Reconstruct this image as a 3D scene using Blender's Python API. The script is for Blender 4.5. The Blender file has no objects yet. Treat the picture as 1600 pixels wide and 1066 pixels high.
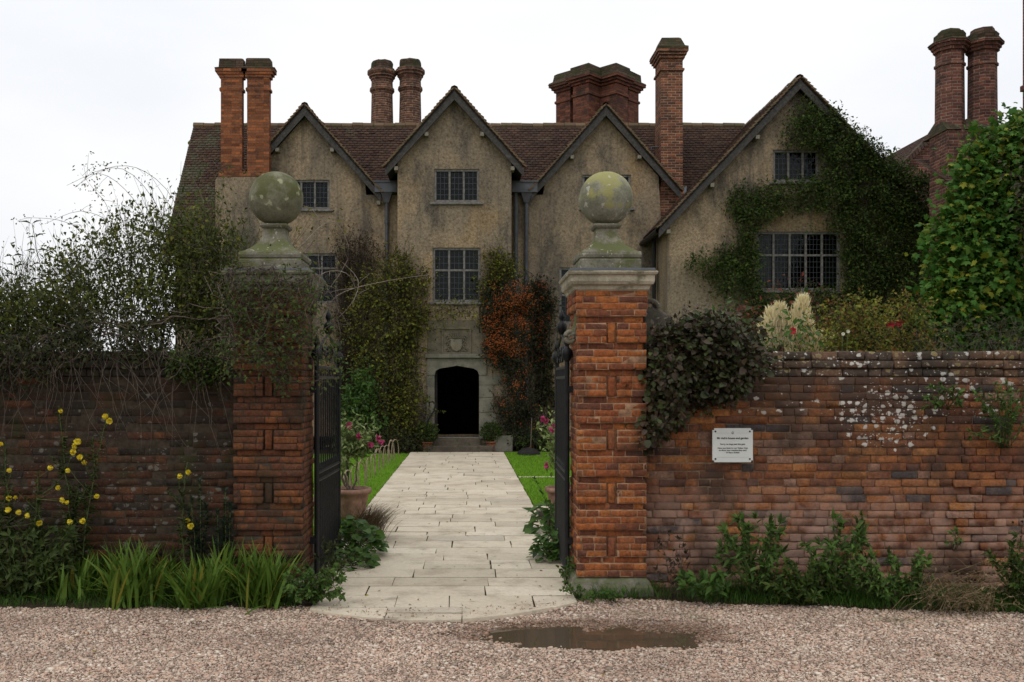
import bpy, bmesh, math, random
import numpy as np
from math import radians, sin, cos, pi, sqrt
from mathutils import Vector

SC = bpy.context.scene
COL = SC.collection

# ---------------------------------------------------------------- camera
EYE, FOC, VPX, VPY = 1.8, 1450.0, 728.0, 600.0        # eye height; focal length and vanishing point in 1600-wide pixels
cam_d = bpy.data.cameras.new('camera')
cam = bpy.data.objects.new('camera', cam_d)
COL.objects.link(cam)
cam.location = (0, 0, EYE)
cam.rotation_euler = (radians(90), 0, 0)
cam_d.sensor_width = 36.0
cam_d.lens = 36.0 * FOC / 1600.0
cam_d.shift_x = (800 - VPX) / 1600.0
cam_d.shift_y = (VPY - 533) / 1600.0
cam_d.clip_end = 2000
SC.camera = cam
SC.render.resolution_x, SC.render.resolution_y = 1024, 682

# ---------------------------------------------------------------- world
SUN_EL, SUN_ROT = radians(58), radians(200)
wd = bpy.data.worlds.new('World')
SC.world = wd
wd.use_nodes = True
wn = wd.node_tree.nodes
wl = wd.node_tree.links
wn.clear()
sky = wn.new('ShaderNodeTexSky')
sky.sky_type = 'NISHITA'
sky.sun_disc = False
sky.sun_elevation = SUN_EL
sky.sun_rotation = SUN_ROT
hs = wn.new('ShaderNodeHueSaturation')
hs.inputs['Saturation'].default_value = 0.35
wl.new(sky.outputs[0], hs.inputs['Color'])
tcw = wn.new('ShaderNodeTexCoord')
nzw = wn.new('ShaderNodeTexNoise')
nzw.inputs['Scale'].default_value = 2.2
nzw.inputs['Detail'].default_value = 5
mpw = wn.new('ShaderNodeMapping')
mpw.inputs['Scale'].default_value = (1, 1, 2.6)
wl.new(tcw.outputs['Generated'], mpw.inputs[0])
wl.new(mpw.outputs[0], nzw.inputs['Vector'])
rmpw = wn.new('ShaderNodeValToRGB')
rmpw.color_ramp.elements[0].position = 0.36
rmpw.color_ramp.elements[0].color = (0.88, 0.90, 0.94, 1)
rmpw.color_ramp.elements[1].position = 0.62
rmpw.color_ramp.elements[1].color = (1.0, 1.0, 1.0, 1)
wl.new(nzw.outputs[0], rmpw.inputs[0])
sepw = wn.new('ShaderNodeSeparateXYZ')
wl.new(tcw.outputs['Generated'], sepw.inputs[0])
grd = wn.new('ShaderNodeMapRange')                       # an overcast sky is brighter overhead
grd.inputs['From Min'].default_value = 0.05
grd.inputs['From Max'].default_value = 1.0
grd.inputs['To Min'].default_value = 10.6
grd.inputs['To Max'].default_value = 13.5
wl.new(sepw.outputs['Z'], grd.inputs['Value'])
vmw = wn.new('ShaderNodeVectorMath')
vmw.operation = 'SCALE'
wl.new(rmpw.outputs[0], vmw.inputs[0])
wl.new(grd.outputs[0], vmw.inputs['Scale'])
mxw = wn.new('ShaderNodeMix')
mxw.data_type = 'RGBA'
mxw.inputs['Factor'].default_value = 0.9
wl.new(hs.outputs[0], mxw.inputs['A'])
wl.new(vmw.outputs[0], mxw.inputs['B'])
bgw = wn.new('ShaderNodeBackground')
bgw.inputs['Strength'].default_value = 0.098
wl.new(mxw.outputs['Result'], bgw.inputs['Color'])
ow = wn.new('ShaderNodeOutputWorld')
wl.new(bgw.outputs[0], ow.inputs['Surface'])

# ---------------------------------------------------------------- sun (veiled by cloud)
sd = bpy.data.lights.new('sun', 'SUN')
sd.energy = 0.7
sd.angle = radians(25)
sd.color = (1.0, 0.96, 0.9)
sun = bpy.data.objects.new('sun', sd)
COL.objects.link(sun)
sun.location = (5, -5, 20)
_sd = Vector((sin(SUN_ROT) * cos(SUN_EL), cos(SUN_ROT) * cos(SUN_EL), sin(SUN_EL)))
sun.rotation_euler = (-_sd).to_track_quat('-Z', 'Y').to_euler()

SC.view_settings.view_transform = 'Standard'
SC.view_settings.look = 'None'
SC.view_settings.exposure = 0.0
SC.view_settings.gamma = 1.0
SC.cycles.max_bounces = 8
SC.cycles.transparent_max_bounces = 12
SC.cycles.caustics_reflective = False
SC.cycles.caustics_refractive = False
SC.cycles.use_denoising = True

# ================================================================ helpers
def W(px, py, Y):
    "point at depth Y that the photograph shows at pixel (px, py)"
    return np.array(((px - VPX) * Y / FOC, Y, EYE - (py - VPY) * Y / FOC))

def tag(o, label=None, cat=None, group=None, kind=None):
    if label: o['label'] = label
    if cat: o['category'] = cat
    if group: o['group'] = group
    if kind: o['kind'] = kind
    return o

def empty(name, loc=(0, 0, 0), rz=0, **k):
    o = bpy.data.objects.new(name, None)
    o.empty_display_size = 0.2
    o.location = loc
    o.rotation_euler = (0, 0, rz)
    COL.objects.link(o)
    return tag(o, **k)

def parent_to(o, p):
    "parent without moving: the child keeps its world place"
    o.parent = p
    root = p
    o.matrix_parent_inverse = world_inv(p)

def world_mat(p):
    m = p.matrix_basis.copy()
    if p.parent is not None:
        m = world_mat(p.parent) @ p.matrix_parent_inverse @ m
    return m

def world_inv(p):
    return world_mat(p).inverted()

def np_mesh(name, V, F, mat=None, parent=None, smooth=False, uv=None):
    "V (n,3), F list of face arrays (m,k)"
    me = bpy.data.meshes.new(name)
    V = np.asarray(V, dtype=np.float32)
    if not isinstance(F, list): F = [F]
    F = [np.asarray(f, dtype=np.int32) for f in F if len(f)]
    loops = np.concatenate([f.ravel() for f in F])
    sizes = np.concatenate([np.full(len(f), f.shape[1], dtype=np.int32) for f in F])
    starts = np.concatenate(([0], np.cumsum(sizes)[:-1])).astype(np.int32)
    me.vertices.add(len(V)); me.vertices.foreach_set('co', V.ravel())
    me.loops.add(len(loops)); me.loops.foreach_set('vertex_index', loops)
    me.polygons.add(len(sizes)); me.polygons.foreach_set('loop_start', starts)
    me.update(calc_edges=True)
    if smooth:
        me.polygons.foreach_set('use_smooth', np.ones(len(sizes), dtype=bool))
    if uv is not None:
        l = me.uv_layers.new(name='UVMap')
        l.data.foreach_set('uv', np.asarray(uv, dtype=np.float32).ravel())
    o = bpy.data.objects.new(name, me)
    COL.objects.link(o)
    if mat is not None: me.materials.append(mat)
    if parent is not None: parent_to(o, parent)
    return o

class MB:
    "collects simple solids into one mesh"
    def __init__(s): s.v = []; s.f = []
    def add(s, V, F):
        b = len(s.v)
        s.v.extend([tuple(map(float, p)) for p in V])
        s.f.extend([tuple(int(i) + b for i in f) for f in F])
    def hexa(s, p):
        s.add(p, [(0, 3, 2, 1), (4, 5, 6, 7), (0, 1, 5, 4), (1, 2, 6, 5), (2, 3, 7, 6), (3, 0, 4, 7)])
    def box(s, x0, x1, y0, y1, z0, z1):
        s.hexa([(x0, y0, z0), (x1, y0, z0), (x1, y1, z0), (x0, y1, z0), (x0, y0, z1), (x1, y0, z1), (x1, y1, z1), (x0, y1, z1)])
    def prism(s, poly, y0, y1):
        "polygon in XZ extruded along Y"
        n = len(poly)
        V = [(x, y0, z) for x, z in poly] + [(x, y1, z) for x, z in poly]
        F = [tuple(range(n)), tuple(range(2 * n - 1, n - 1, -1))]
        F += [((i + 1) % n, i, i + n, (i + 1) % n + n) for i in range(n)]
        s.add(V, F)
    def tube(s, pts, r0, r1=None, n=6):
        V, F = tube_geo([(pts, r0, r0 if r1 is None else r1)], n)
        s.add(V, F)
    def lathe(s, prof, cx, cy, n=24):
        V = []; F = []
        for r, z in prof:
            for k in range(n):
                a = 2 * pi * k / n
                V.append((cx + r * cos(a), cy + r * sin(a), z))
        for i in range(len(prof) - 1):
            for k in range(n):
                F.append((i * n + k, i * n + (k + 1) % n, (i + 1) * n + (k + 1) % n, (i + 1) * n + k))
        F.append(tuple(range(n - 1, -1, -1)))
        F.append(tuple(range((len(prof) - 1) * n, len(prof) * n)))
        s.add(V, F)
    def sqlathe(s, prof, cx, cy, rot=0.0, asp=1.0, n=4):
        "stack of square (or n-sided) sections: prof = (half width, z)"
        V = []; F = []
        k0 = 1 / cos(pi / n)
        for h, z in prof:
            for k in range(n):
                a = 2 * pi * (k + .5) / n
                x, y = h * k0 * cos(a), h * k0 * sin(a) * asp
                V.append((cx + x * cos(rot) - y * sin(rot), cy + x * sin(rot) + y * cos(rot), z))
        for i in range(len(prof) - 1):
            for k in range(n):
                F.append((i * n + k, i * n + (k + 1) % n, (i + 1) * n + (k + 1) % n, (i + 1) * n + k))
        F.append(tuple(range(n - 1, -1, -1)))
        F.append(tuple(range((len(prof) - 1) * n, len(prof) * n)))
        s.add(V, F)
    def build(s, name, mat, parent=None, smooth=False, bevel=0, seg=2, jit=0, seed=1):
        me = bpy.data.meshes.new(name)
        V = s.v
        if jit:
            r = random.Random(seed)
            V = [(x + r.uniform(-jit, jit), y + r.uniform(-jit, jit), z + r.uniform(-jit, jit)) for x, y, z in V]
        me.from_pydata(V, [], s.f)
        me.update()
        bm = bmesh.new(); bm.from_mesh(me); bmesh.ops.recalc_face_normals(bm, faces=bm.faces); bm.to_mesh(me); bm.free()
        me.update()
        box_uv(me)
        if smooth:
            me.polygons.foreach_set('use_smooth', [True] * len(me.polygons))
        me.materials.append(mat)
        o = bpy.data.objects.new(name, me)
        COL.objects.link(o)
        if bevel:
            m = o.modifiers.new('bevel', 'BEVEL'); m.width = bevel; m.segments = seg; m.limit_method = 'ANGLE'; m.angle_limit = radians(40)
        if parent is not None: parent_to(o, parent)
        return o

def box_uv(me):
    "UVs in metres, laid on each face along its own horizontal"
    uv = me.uv_layers.new(name='UVMap').data
    for p in me.polygons:
        n = p.normal
        if abs(n.z) > .8: t = None
        else:
            l = sqrt(n.x * n.x + n.y * n.y) or 1
            t = (-n.y / l, n.x / l)
        for li in p.loop_indices:
            c = me.vertices[me.loops[li].vertex_index].co
            uv[li].uv = (c.x, c.y) if t is None else (c.x * t[0] + c.y * t[1] + 50, c.z)

def tube_geo(paths, n=4):
    "paths: (points, r0, r1) -> verts, quads"
    VV = []; FF = []; b = 0
    ang = np.arange(n) * 2 * pi / n
    ca, sa = np.cos(ang), np.sin(ang)
    for pts, r0, r1 in paths:
        P = np.asarray(pts, float); m = len(P)
        T = np.gradient(P, axis=0)
        T /= np.linalg.norm(T, axis=1)[:, None] + 1e-9
        ref = np.array((0.0, 0, 1)) if abs(T[:, 2]).mean() < .8 else np.array((1.0, 0.13, 0))
        A = np.cross(T, ref); A /= np.linalg.norm(A, axis=1)[:, None] + 1e-9
        B = np.cross(T, A)
        R = np.linspace(r0, r1, m)[:, None, None]
        V = P[:, None, :] + R * (A[:, None, :] * ca[None, :, None] + B[:, None, :] * sa[None, :, None])
        VV.append(V.reshape(-1, 3))
        i = np.arange(m - 1)[:, None] * n + np.arange(n)[None, :]
        j = np.arange(m - 1)[:, None] * n + (np.arange(n)[None, :] + 1) % n
        FF.append(np.stack([i, j, j + n, i + n], -1).reshape(-1, 4) + b)
        if n == 4:
            FF.append(np.array([[0, 3, 2, 1]]) + b); FF.append(np.array([[0, 1, 2, 3]]) + b + (m - 1) * n)
        b += m * n
    return np.concatenate(VV), np.concatenate(FF)

def unit(a): return a / (np.linalg.norm(a, axis=-1, keepdims=True) + 1e-9)

# ---- leaves
T_LEAF = (np.array([(0, 0, 0), (.5, .42, .12), (0, 1, -.12), (-.5, .42, .12), (0, .45, 0)], float), np.array([(0, 1, 2, 4), (0, 4, 2, 3)]))
T_LONG = (np.array([(-.5, 0, 0), (.5, 0, 0), (.5, .5, .1), (-.5, .5, .1), (.06, 1, -.05), (-.06, 1, -.05)], float), np.array([(0, 1, 2, 3), (3, 2, 4, 5)]))
_o = [(0, 0), (.3, -.06), (.52, .22), (.34, .36), (.55, .66), (.24, .66), (0, 1), (-.24, .66), (-.55, .66), (-.34, .36), (-.52, .22), (-.3, -.06)]
T_LOBE = (np.array([(0, .38, .05)] + [(x, y, -.28 * (x * x + (y - .38) ** 2) * 1.6) for x, y in _o], float),
          np.array([(0, 1 + 2 * k, 2 + 2 * k, 1 + (2 * k + 2) % 12) for k in range(6)]))
_r = [(0, 0), (.34, .06), (.5, .34), (.46, .62), (.2, .9), (0, 1), (-.2, .9), (-.46, .62), (-.5, .34), (-.34, .06)]
T_ROUND = (np.array([(0, .42, 0)] + [(x, y, .12 * abs(x) * 2 - .25 * max(0, y - .5)) for x, y in _r], float),
           np.array([(0, 1 + 2 * k, 2 + 2 * k, 1 + (2 * k + 2) % 10) for k in range(5)]))

def leaf_geo(P, D, N, L, Wd, T=T_LEAF):
    P = np.asarray(P, float); n = len(P)
    D = unit(D); S = unit(np.cross(D, N)); N2 = np.cross(S, D)
    L = np.broadcast_to(np.asarray(L, float), (n,))[:, None, None]
    Wd = np.broadcast_to(np.asarray(Wd, float), (n,))[:, None, None]
    t, f = T
    V = P[:, None, :] + S[:, None, :] * t[None, :, 0:1] * Wd + D[:, None, :] * t[None, :, 1:2] * L + N2[:, None, :] * t[None, :, 2:3] * L
    F = f[None] + (np.arange(n) * len(t))[:, None, None]
    return V.reshape(-1, 3), F.reshape(-1, f.shape[1])

OCT = (np.array([(1, 0, 0), (-1, 0, 0), (0, 1, 0), (0, -1, 0), (0, 0, 1), (0, 0, -1)], float),
       np.array([(0, 2, 4), (2, 1, 4), (1, 3, 4), (3, 0, 4), (2, 0, 5), (1, 2, 5), (3, 1, 5), (0, 3, 5)]))
def _ico():
    bm = bmesh.new(); bmesh.ops.create_icosphere(bm, subdivisions=1, radius=1)
    bm.verts.ensure_lookup_table()
    V = np.array([v.co[:] for v in bm.verts]); F = np.array([[v.index for v in f.verts] for f in bm.faces]); bm.free()
    return V, F
ICO = _ico()

def blob_geo(P, R, T=OCT):
    P = np.asarray(P, float); n = len(P)
    R = np.broadcast_to(np.asarray(R, float), (n,))[:, None, None]
    V = P[:, None, :] + T[0][None] * R
    F = T[1][None] + (np.arange(n) * len(T[0]))[:, None, None]
    return V.reshape(-1, 3), F.reshape(-1, T[1].shape[1])

def blade_geo(rng, B, az, lean, L, Wd, seg=5, bend=1.0, fold=0.25):
    "grass-like blades: base, azimuth, lean from upright, length, width; bent under their weight"
    n = len(B)
    t = np.linspace(0, 1, seg + 1)
    th = lean[:, None] + np.broadcast_to(bend, (n,))[:, None] * t[None] ** 1.8           # angle from vertical along the blade
    dl = L[:, None] / seg
    r = np.concatenate([np.zeros((n, 1)), np.cumsum(np.sin((th[:, 1:] + th[:, :-1]) / 2) * dl, 1)], 1)
    z = np.concatenate([np.zeros((n, 1)), np.cumsum(np.cos((th[:, 1:] + th[:, :-1]) / 2) * dl, 1)], 1)
    ca, sa = np.cos(az)[:, None], np.sin(az)[:, None]
    C = np.stack([B[:, 0:1] + r * ca, B[:, 1:2] + r * sa, B[:, 2:3] + z], -1)
    w = Wd[:, None] * (np.minimum(1, .7 + t) * (1 - t ** 2.6))[None] / 2 + 0.0006
    tw = az + rng.uniform(-.9, .9, n) + pi / 2
    S = np.stack([np.cos(tw), np.sin(tw), np.zeros(n)], -1)[:, None, :]
    A = C - S * w[..., None]; D = C + S * w[..., None]
    V = np.stack([A, D], 2).reshape(n, -1, 3)                       # per blade: a0 d0 a1 d1 ...
    k = np.arange(seg)
    f = np.stack([2 * k, 2 * k + 1, 2 * k + 3, 2 * k + 2], -1)
    F = f[None] + (np.arange(n) * 2 * (seg + 1))[:, None, None]
    return V.reshape(-1, 3), F.reshape(-1, 4)

def joined(parts):
    VV = []; FF = []; b = 0
    for V, F in parts:
        VV.append(V); FF.append(np.asarray(F) + b); b += len(V)
    return np.concatenate(VV), FF

# ---- sampling inside outlines
def in_poly(poly, X, Y):
    poly = np.asarray(poly, float); n = len(poly)
    c = np.zeros(len(X), bool); j = n - 1
    for i in range(n):
        xi, yi = poly[i]; xj, yj = poly[j]
        m = ((yi > Y) != (yj > Y)) & (X < (xj - xi) * (Y - yi) / (yj - yi + 1e-12) + xi)
        c ^= m; j = i
    return c

def edge_dist(poly, X, Y):
    poly = np.asarray(poly, float); d = np.full(len(X), 1e9)
    for i in range(len(poly)):
        a = poly[i]; b = poly[(i + 1) % len(poly)]; ab = b - a
        t = np.clip(((X - a[0]) * ab[0] + (Y - a[1]) * ab[1]) / (ab @ ab + 1e-9), 0, 1)
        d = np.minimum(d, np.hypot(X - a[0] - t * ab[0], Y - a[1] - t * ab[1]))
    return d

def poly_points(rng, poly, n, holes=(), soft=30, ragged=1.0):
    "n points in an outline (pixels); thinner towards a ragged edge. Returns x, y, edge distance"
    p = np.asarray(poly, float); lo, hi = p.min(0), p.max(0)
    X = []; Y = []; D = []; got = 0
    for _ in range(60):
        x = rng.uniform(lo[0], hi[0], n * 2); y = rng.uniform(lo[1], hi[1], n * 2)
        m = in_poly(p, x, y)
        for h in holes:
            m &= ~((x > h[0]) & (x < h[2]) & (y > h[1]) & (y < h[3]))
        x, y = x[m], y[m]
        d = edge_dist(p, x, y)
        lump = vnoise(x / soft * .55 + 31, y / soft * .55 + 7, 1.0, 17)
        d = np.maximum(d - soft * .9 * np.clip(lump - .5, 0, 1), .01)          # bays bitten into the edge
        keep = rng.random(len(x)) < np.clip((d / soft) ** .8, .10, 1) * np.clip(.45 + 1.4 * (vnoise(x, y, 1.6 / soft, 23) - .3), .3, 1)
        X.append(x[keep]); Y.append(y[keep]); D.append(d[keep]); got += keep.sum()
        if got >= n: break
    return np.concatenate(X)[:n], np.concatenate(Y)[:n], np.concatenate(D)[:n]

def cloud(rng, poly, Y, n_clump, per, thick, r, soft=30, holes=(), jit_px=4, front=True):
    """clumps of leaves filling an outline seen at depth Y; thick metres deep (towards the camera when front, else both ways).
    Returns leaf points, clump centres, index of the clump"""
    x, y, d = poly_points(rng, poly, n_clump, holes, soft)
    prof = np.sqrt(np.clip(1 - (1 - np.clip(d / soft, 0, 1)) ** 2, .05, 1))
    u = rng.random(len(x)) ** .6
    off = thick * prof * u * (.35 + 1.0 * vnoise(x / soft * 1.1 + 3, y / soft * 1.1 + 11, 1.0, 29))      # lobes and hollows
    if not front: off = off * rng.choice([-1, 1], len(x), p=[.3, .7])
    # grow the outline at the wall, then come forward: keeps the size at its own distance
    C = np.stack([(x - VPX) * Y / FOC, np.full(len(x), Y) - off, EYE - (y - VPY) * Y / FOC], -1)
    idx = np.repeat(np.arange(len(x)), per)
    P = C[idx] + rng.normal(0, 1, (len(idx), 3)) * np.array((r, r * .8, r))
    return P, C, idx

def leafy_dirs(rng, n, fwd=.6, down=.3, spread=1.0):
    D = rng.normal(0, 1, (n, 3)) * spread + np.array((0, -fwd, -down))
    N = rng.normal(0, 1, (n, 3)) * .55 + np.array((0, -.7, .75))
    return unit(D), unit(N)

def curve_pts(a, b, sag, rng, m=6, wob=.03):
    a, b = np.asarray(a, float), np.asarray(b, float)
    t = np.linspace(0, 1, m)[:, None]
    P = a + (b - a) * t + np.array(sag) * (4 * t * (1 - t))
    P[1:-1] += rng.normal(0, wob, (m - 2, 3))
    return P

# ================================================================ materials
class G:
    def __init__(s, name):
        s.m = bpy.data.materials.new(name); s.m.use_nodes = True
        s.t = s.m.node_tree; s.t.nodes.clear()
        s.out = s.t.nodes.new('ShaderNodeOutputMaterial')
    def n(s, typ, props=None, **ins):
        nd = s.t.nodes.new('ShaderNode' + typ)
        for k, v in (props or {}).items(): setattr(nd, k, v)
        for k, v in ins.items():
            key = int(k[1:]) if k[0] == 'i' and k[1:].isdigit() else k.replace('_', ' ')
            sk = nd.inputs[key]
            if isinstance(v, bpy.types.NodeSocket): s.t.links.new(v, sk)
            elif isinstance(v, (tuple, list)) and len(v) == 3 and sk.type == 'RGBA': sk.default_value = (*v, 1)
            else: sk.default_value = v
        return nd
    def ramp(s, fac, stops, interp='LINEAR'):
        nd = s.n('ValToRGB', None, Fac=fac); cr = nd.color_ramp; cr.interpolation = interp
        while len(cr.elements) < len(stops): cr.elements.new(.5)
        for e, (p, c) in zip(cr.elements, stops):
            e.position = p; e.color = (*c, 1) if len(c) == 3 else c
        return nd.outputs[0]
    def noise(s, vec, scale, detail=4, rough=.55, dist=0):
        return s.n('TexNoise', None, Vector=vec, Scale=scale, Detail=detail, Roughness=rough, Distortion=dist).outputs[0]
    def mix(s, f, a, b, mode='MIX'):
        nd = s.n('Mix', {'data_type': 'RGBA', 'blend_type': mode})
        for key, v in (('Factor', f), ('A', a), ('B', b)):
            sk = [i for i in nd.inputs if i.name == key and i.enabled][0]
            if isinstance(v, bpy.types.NodeSocket): s.t.links.new(v, sk)
            elif isinstance(v, (tuple, list)): sk.default_value = (*v, 1)
            else: sk.default_value = v
        return [o for o in nd.outputs if o.enabled][0]
    def math(s, op, a, b=0.0, c=None):
        nd = s.n('Math', {'operation': op}, i0=a, i1=b)
        return nd.outputs[0]
    def obj(s): return s.n('TexCoord').outputs['Object']
    def pos(s): return s.n('NewGeometry').outputs['Position']
    def rand(s): return s.n('NewGeometry').outputs['Random Per Island']
    def uv(s): return s.n('TexCoord').outputs['UV']
    def map(s, v, scale=(1, 1, 1), loc=(0, 0, 0)): return s.n('Mapping', None, Vector=v, Scale=scale, Location=loc).outputs[0]
    def step(s, v, a, b): return s.n('MapRange', {'interpolation_type': 'SMOOTHSTEP'}, Value=v, From_Min=a, From_Max=b).outputs[0]
    def bump(s, h, strength=.5, dist=.01): return s.n('Bump', None, Height=h, Strength=strength, Distance=dist).outputs[0]
    def bsdf(s, col, rough=.8, normal=None, spec=.3, **k):
        nd = s.n('BsdfPrincipled', None, Base_Color=col, Roughness=rough, **k)
        nd.inputs['Specular IOR Level'].default_value = spec
        if normal is not None: s.t.links.new(normal, nd.inputs['Normal'])
        return nd.outputs[0]
    def end(s, sh):
        s.t.links.new(sh, s.out.inputs['Surface']); return s.m

M = {}
def mat_leaf(name, cols, trans=.3, rough=.6, spec=.14, patch=.35):
    g = G(name)
    k = len(cols)
    c = g.ramp(g.rand(), [((i + .5) / k if k > 1 else 0, c) for i, c in enumerate(cols)])
    v = g.noise(g.pos(), 2.3, 2)
    c = g.mix(patch, c, g.ramp(v, [(.3, (.55, .55, .55)), (.7, (1.35, 1.3, 1.2))]), 'MULTIPLY')
    p = g.bsdf(c, rough, None, spec)
    t = g.n('BsdfTranslucent', None, Color=g.mix(.5, c, (.9, 1, .45), 'MULTIPLY')).outputs[0]
    M[name] = g.end(g.n('MixShader', None, Fac=trans, i1=p, i2=t).outputs[0])

def mat_plain(name, col, rough=.6, spec=.3, var=.25, scale=20, metallic=0, bump=0):
    g = G(name); p = g.obj(); n = g.noise(p, scale, 4)
    c = g.mix(1, col, g.ramp(n, [(.3, (1 - var,) * 3), (.7, (1 + var,) * 3)]), 'MULTIPLY')
    nm = g.bump(g.noise(p, scale * 3, 4), bump, .01) if bump else None
    M[name] = g.end(g.bsdf(c, rough, nm, spec, Metallic=metallic))

def brick_face(g, tint=None):
    "colour of one fired brick, different for each"
    r = g.rand()
    return r

def mat_bricks(name, cols, dirt=(.035, .03, .025), dirt_amt=.5, dirt_scale=1.6, pale=None, lichen=None, green=0, top=0):
    "for walls of individually modelled bricks: one colour per brick, then weathering by place"
    g = G(name); p = g.pos(); k = len(cols)
    c = g.ramp(g.rand(), [(i / k, c) for i, c in enumerate(cols)], 'CONSTANT')
    fine = g.noise(p, 55, 5, .65)
    c = g.mix(.8, c, g.ramp(fine, [(.28, (.5, .48, .47)), (.72, (1.4, 1.4, 1.4))]), 'MULTIPLY')
    c = g.mix(.75, c, g.ramp(g.noise(p, 24, 6, .75), [(.33, (.5, .47, .45)), (.5, (1, 1, 1)), (.67, (1.4, 1.36, 1.3))]), 'MULTIPLY')
    blot = g.noise(p, 13, 4, .6)
    c = g.mix(g.math('MULTIPLY', g.step(blot, .5, .72), .55), c, (.055, .04, .034))
    if pale:                                              # salt bloom low on the wall
        z = g.n('SeparateXYZ', None, Vector=p).outputs['Z']
        f = g.math('MULTIPLY', g.step(z, pale[0], pale[1]), g.step(g.noise(p, 5, 5, .6), .38, .6))
        c = g.mix(g.math('MULTIPLY', f, pale[3]), c, pale[2])
    dn = g.noise(g.map(p, (1, 1, .8)), dirt_scale, 5, .6)
    if top: dn = g.math('ADD', dn, g.math('MULTIPLY', g.step(g.n('SeparateXYZ', None, Vector=p).outputs['Z'], top, 1.95), .17))   # soot and algae under the coping
    f = g.step(dn, .62 - .3 * dirt_amt, .75 - .2 * dirt_amt)
    f = g.math('MULTIPLY', f, .8)
    c = g.mix(f, c, dirt)
    if green:
        c = g.mix(g.math('MULTIPLY', g.step(g.noise(p, 4, 4), .5, .7), green), c, (.03, .035, .012))
    if lichen:
        for (cx, cz, rx, rz, thr, colr) in lichen:
            q = g.map(p, (1 / rx, 0, 1 / rz), (-cx / rx, 0, -cz / rz))
            dist = g.n('VectorMath', {'operation': 'LENGTH'}, i0=q).outputs['Value']
            near = g.step(dist, 1.0, .45)
            wob = g.n('VectorMath', {'operation': 'ADD'}, i0=g.map(p, (1, .2, 1.25)), i1=g.n('VectorMath', {'operation': 'SCALE'}, i0=g.n('TexNoise', None, Vector=p, Scale=30.0, Detail=4.0).outputs['Color'], Scale=.045).outputs[0]).outputs[0]
            fs = []
            for sc_, big in ((15.0, .46), (40.0, .36)):
                v = g.n('TexVoronoi', {'feature': 'F1'}, Vector=wob, Scale=sc_); cc = g.n('SeparateColor', None, Color=v.outputs['Color'])
                have = g.math('LESS_THAN', cc.outputs[0], g.math('MULTIPLY', near, thr))
                rad = g.math('MULTIPLY', g.math('ADD', cc.outputs[1], .25), big)
                fs.append(g.math('MULTIPLY', have, g.step(g.math('SUBTRACT', v.outputs['Distance'], rad), .05, -.05)))
            f = g.math('MAXIMUM', fs[0], fs[1])
            c = g.mix(g.math('MULTIPLY', f, .9), c, colr)
    h = g.noise(p, 95, 6, .78); h2 = g.math('MULTIPLY', g.noise(p, 30, 4, .6), .5)
    nm = g.bump(g.math('ADD', h, h2), .85, .008)
    M[name] = g.end(g.bsdf(c, .9, nm, .2))

def mat_brick_uv(name, c1, c2, mortar, dirtc=(.04, .03, .025), dirt=.4, bw=.225, bh=.075):
    "far brickwork: bond laid in metres along each face"
    g = G(name); p = g.pos(); uv = g.uv()
    wob = g.n('VectorMath', {'operation': 'ADD'}, i0=uv, i1=g.n('VectorMath', {'operation': 'SCALE'}, i0=g.n('TexNoise', None, Vector=p, Scale=3.0).outputs['Color'], Scale=.02).outputs[0]).outputs[0]
    b = g.n('TexBrick', {'offset': .5}, Vector=wob, Color1=c1, Color2=c2, Mortar=mortar, Scale=1.0, Mortar_Size=.011, Mortar_Smooth=.3, Bias=-.05, Brick_Width=bw, Row_Height=bh)
    cell = g.n('TexWhiteNoise', {'noise_dimensions': '2D'}, Vector=g.n('VectorMath', {'operation': 'FLOOR'}, i0=g.map(uv, (1 / bw, 1 / bh, 1))).outputs[0]).outputs['Value']
    c = g.mix(.75, b.outputs['Color'], g.ramp(cell, [(0, (.45, .42, .42)), (.35, (.8, .78, .78)), (.7, (1.1, 1.05, 1)), (1, (1.5, 1.35, 1.2))]), 'MULTIPLY')
    c = g.mix(g.math('MULTIPLY', g.step(g.noise(p, 2.2, 5, .65), .6 - .25 * dirt, .8 - .25 * dirt), .75), c, dirtc)
    c = g.mix(.5, c, g.ramp(g.noise(p, 25, 4), [(.3, (.6, .6, .6)), (.7, (1.3, 1.3, 1.3))]), 'MULTIPLY')
    h = g.math('SUBTRACT', g.math('MULTIPLY', g.noise(p, 30, 4), .5), b.outputs['Fac'])
    M[name] = g.end(g.bsdf(c, .9, g.bump(h, .8, .012), .15))

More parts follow.
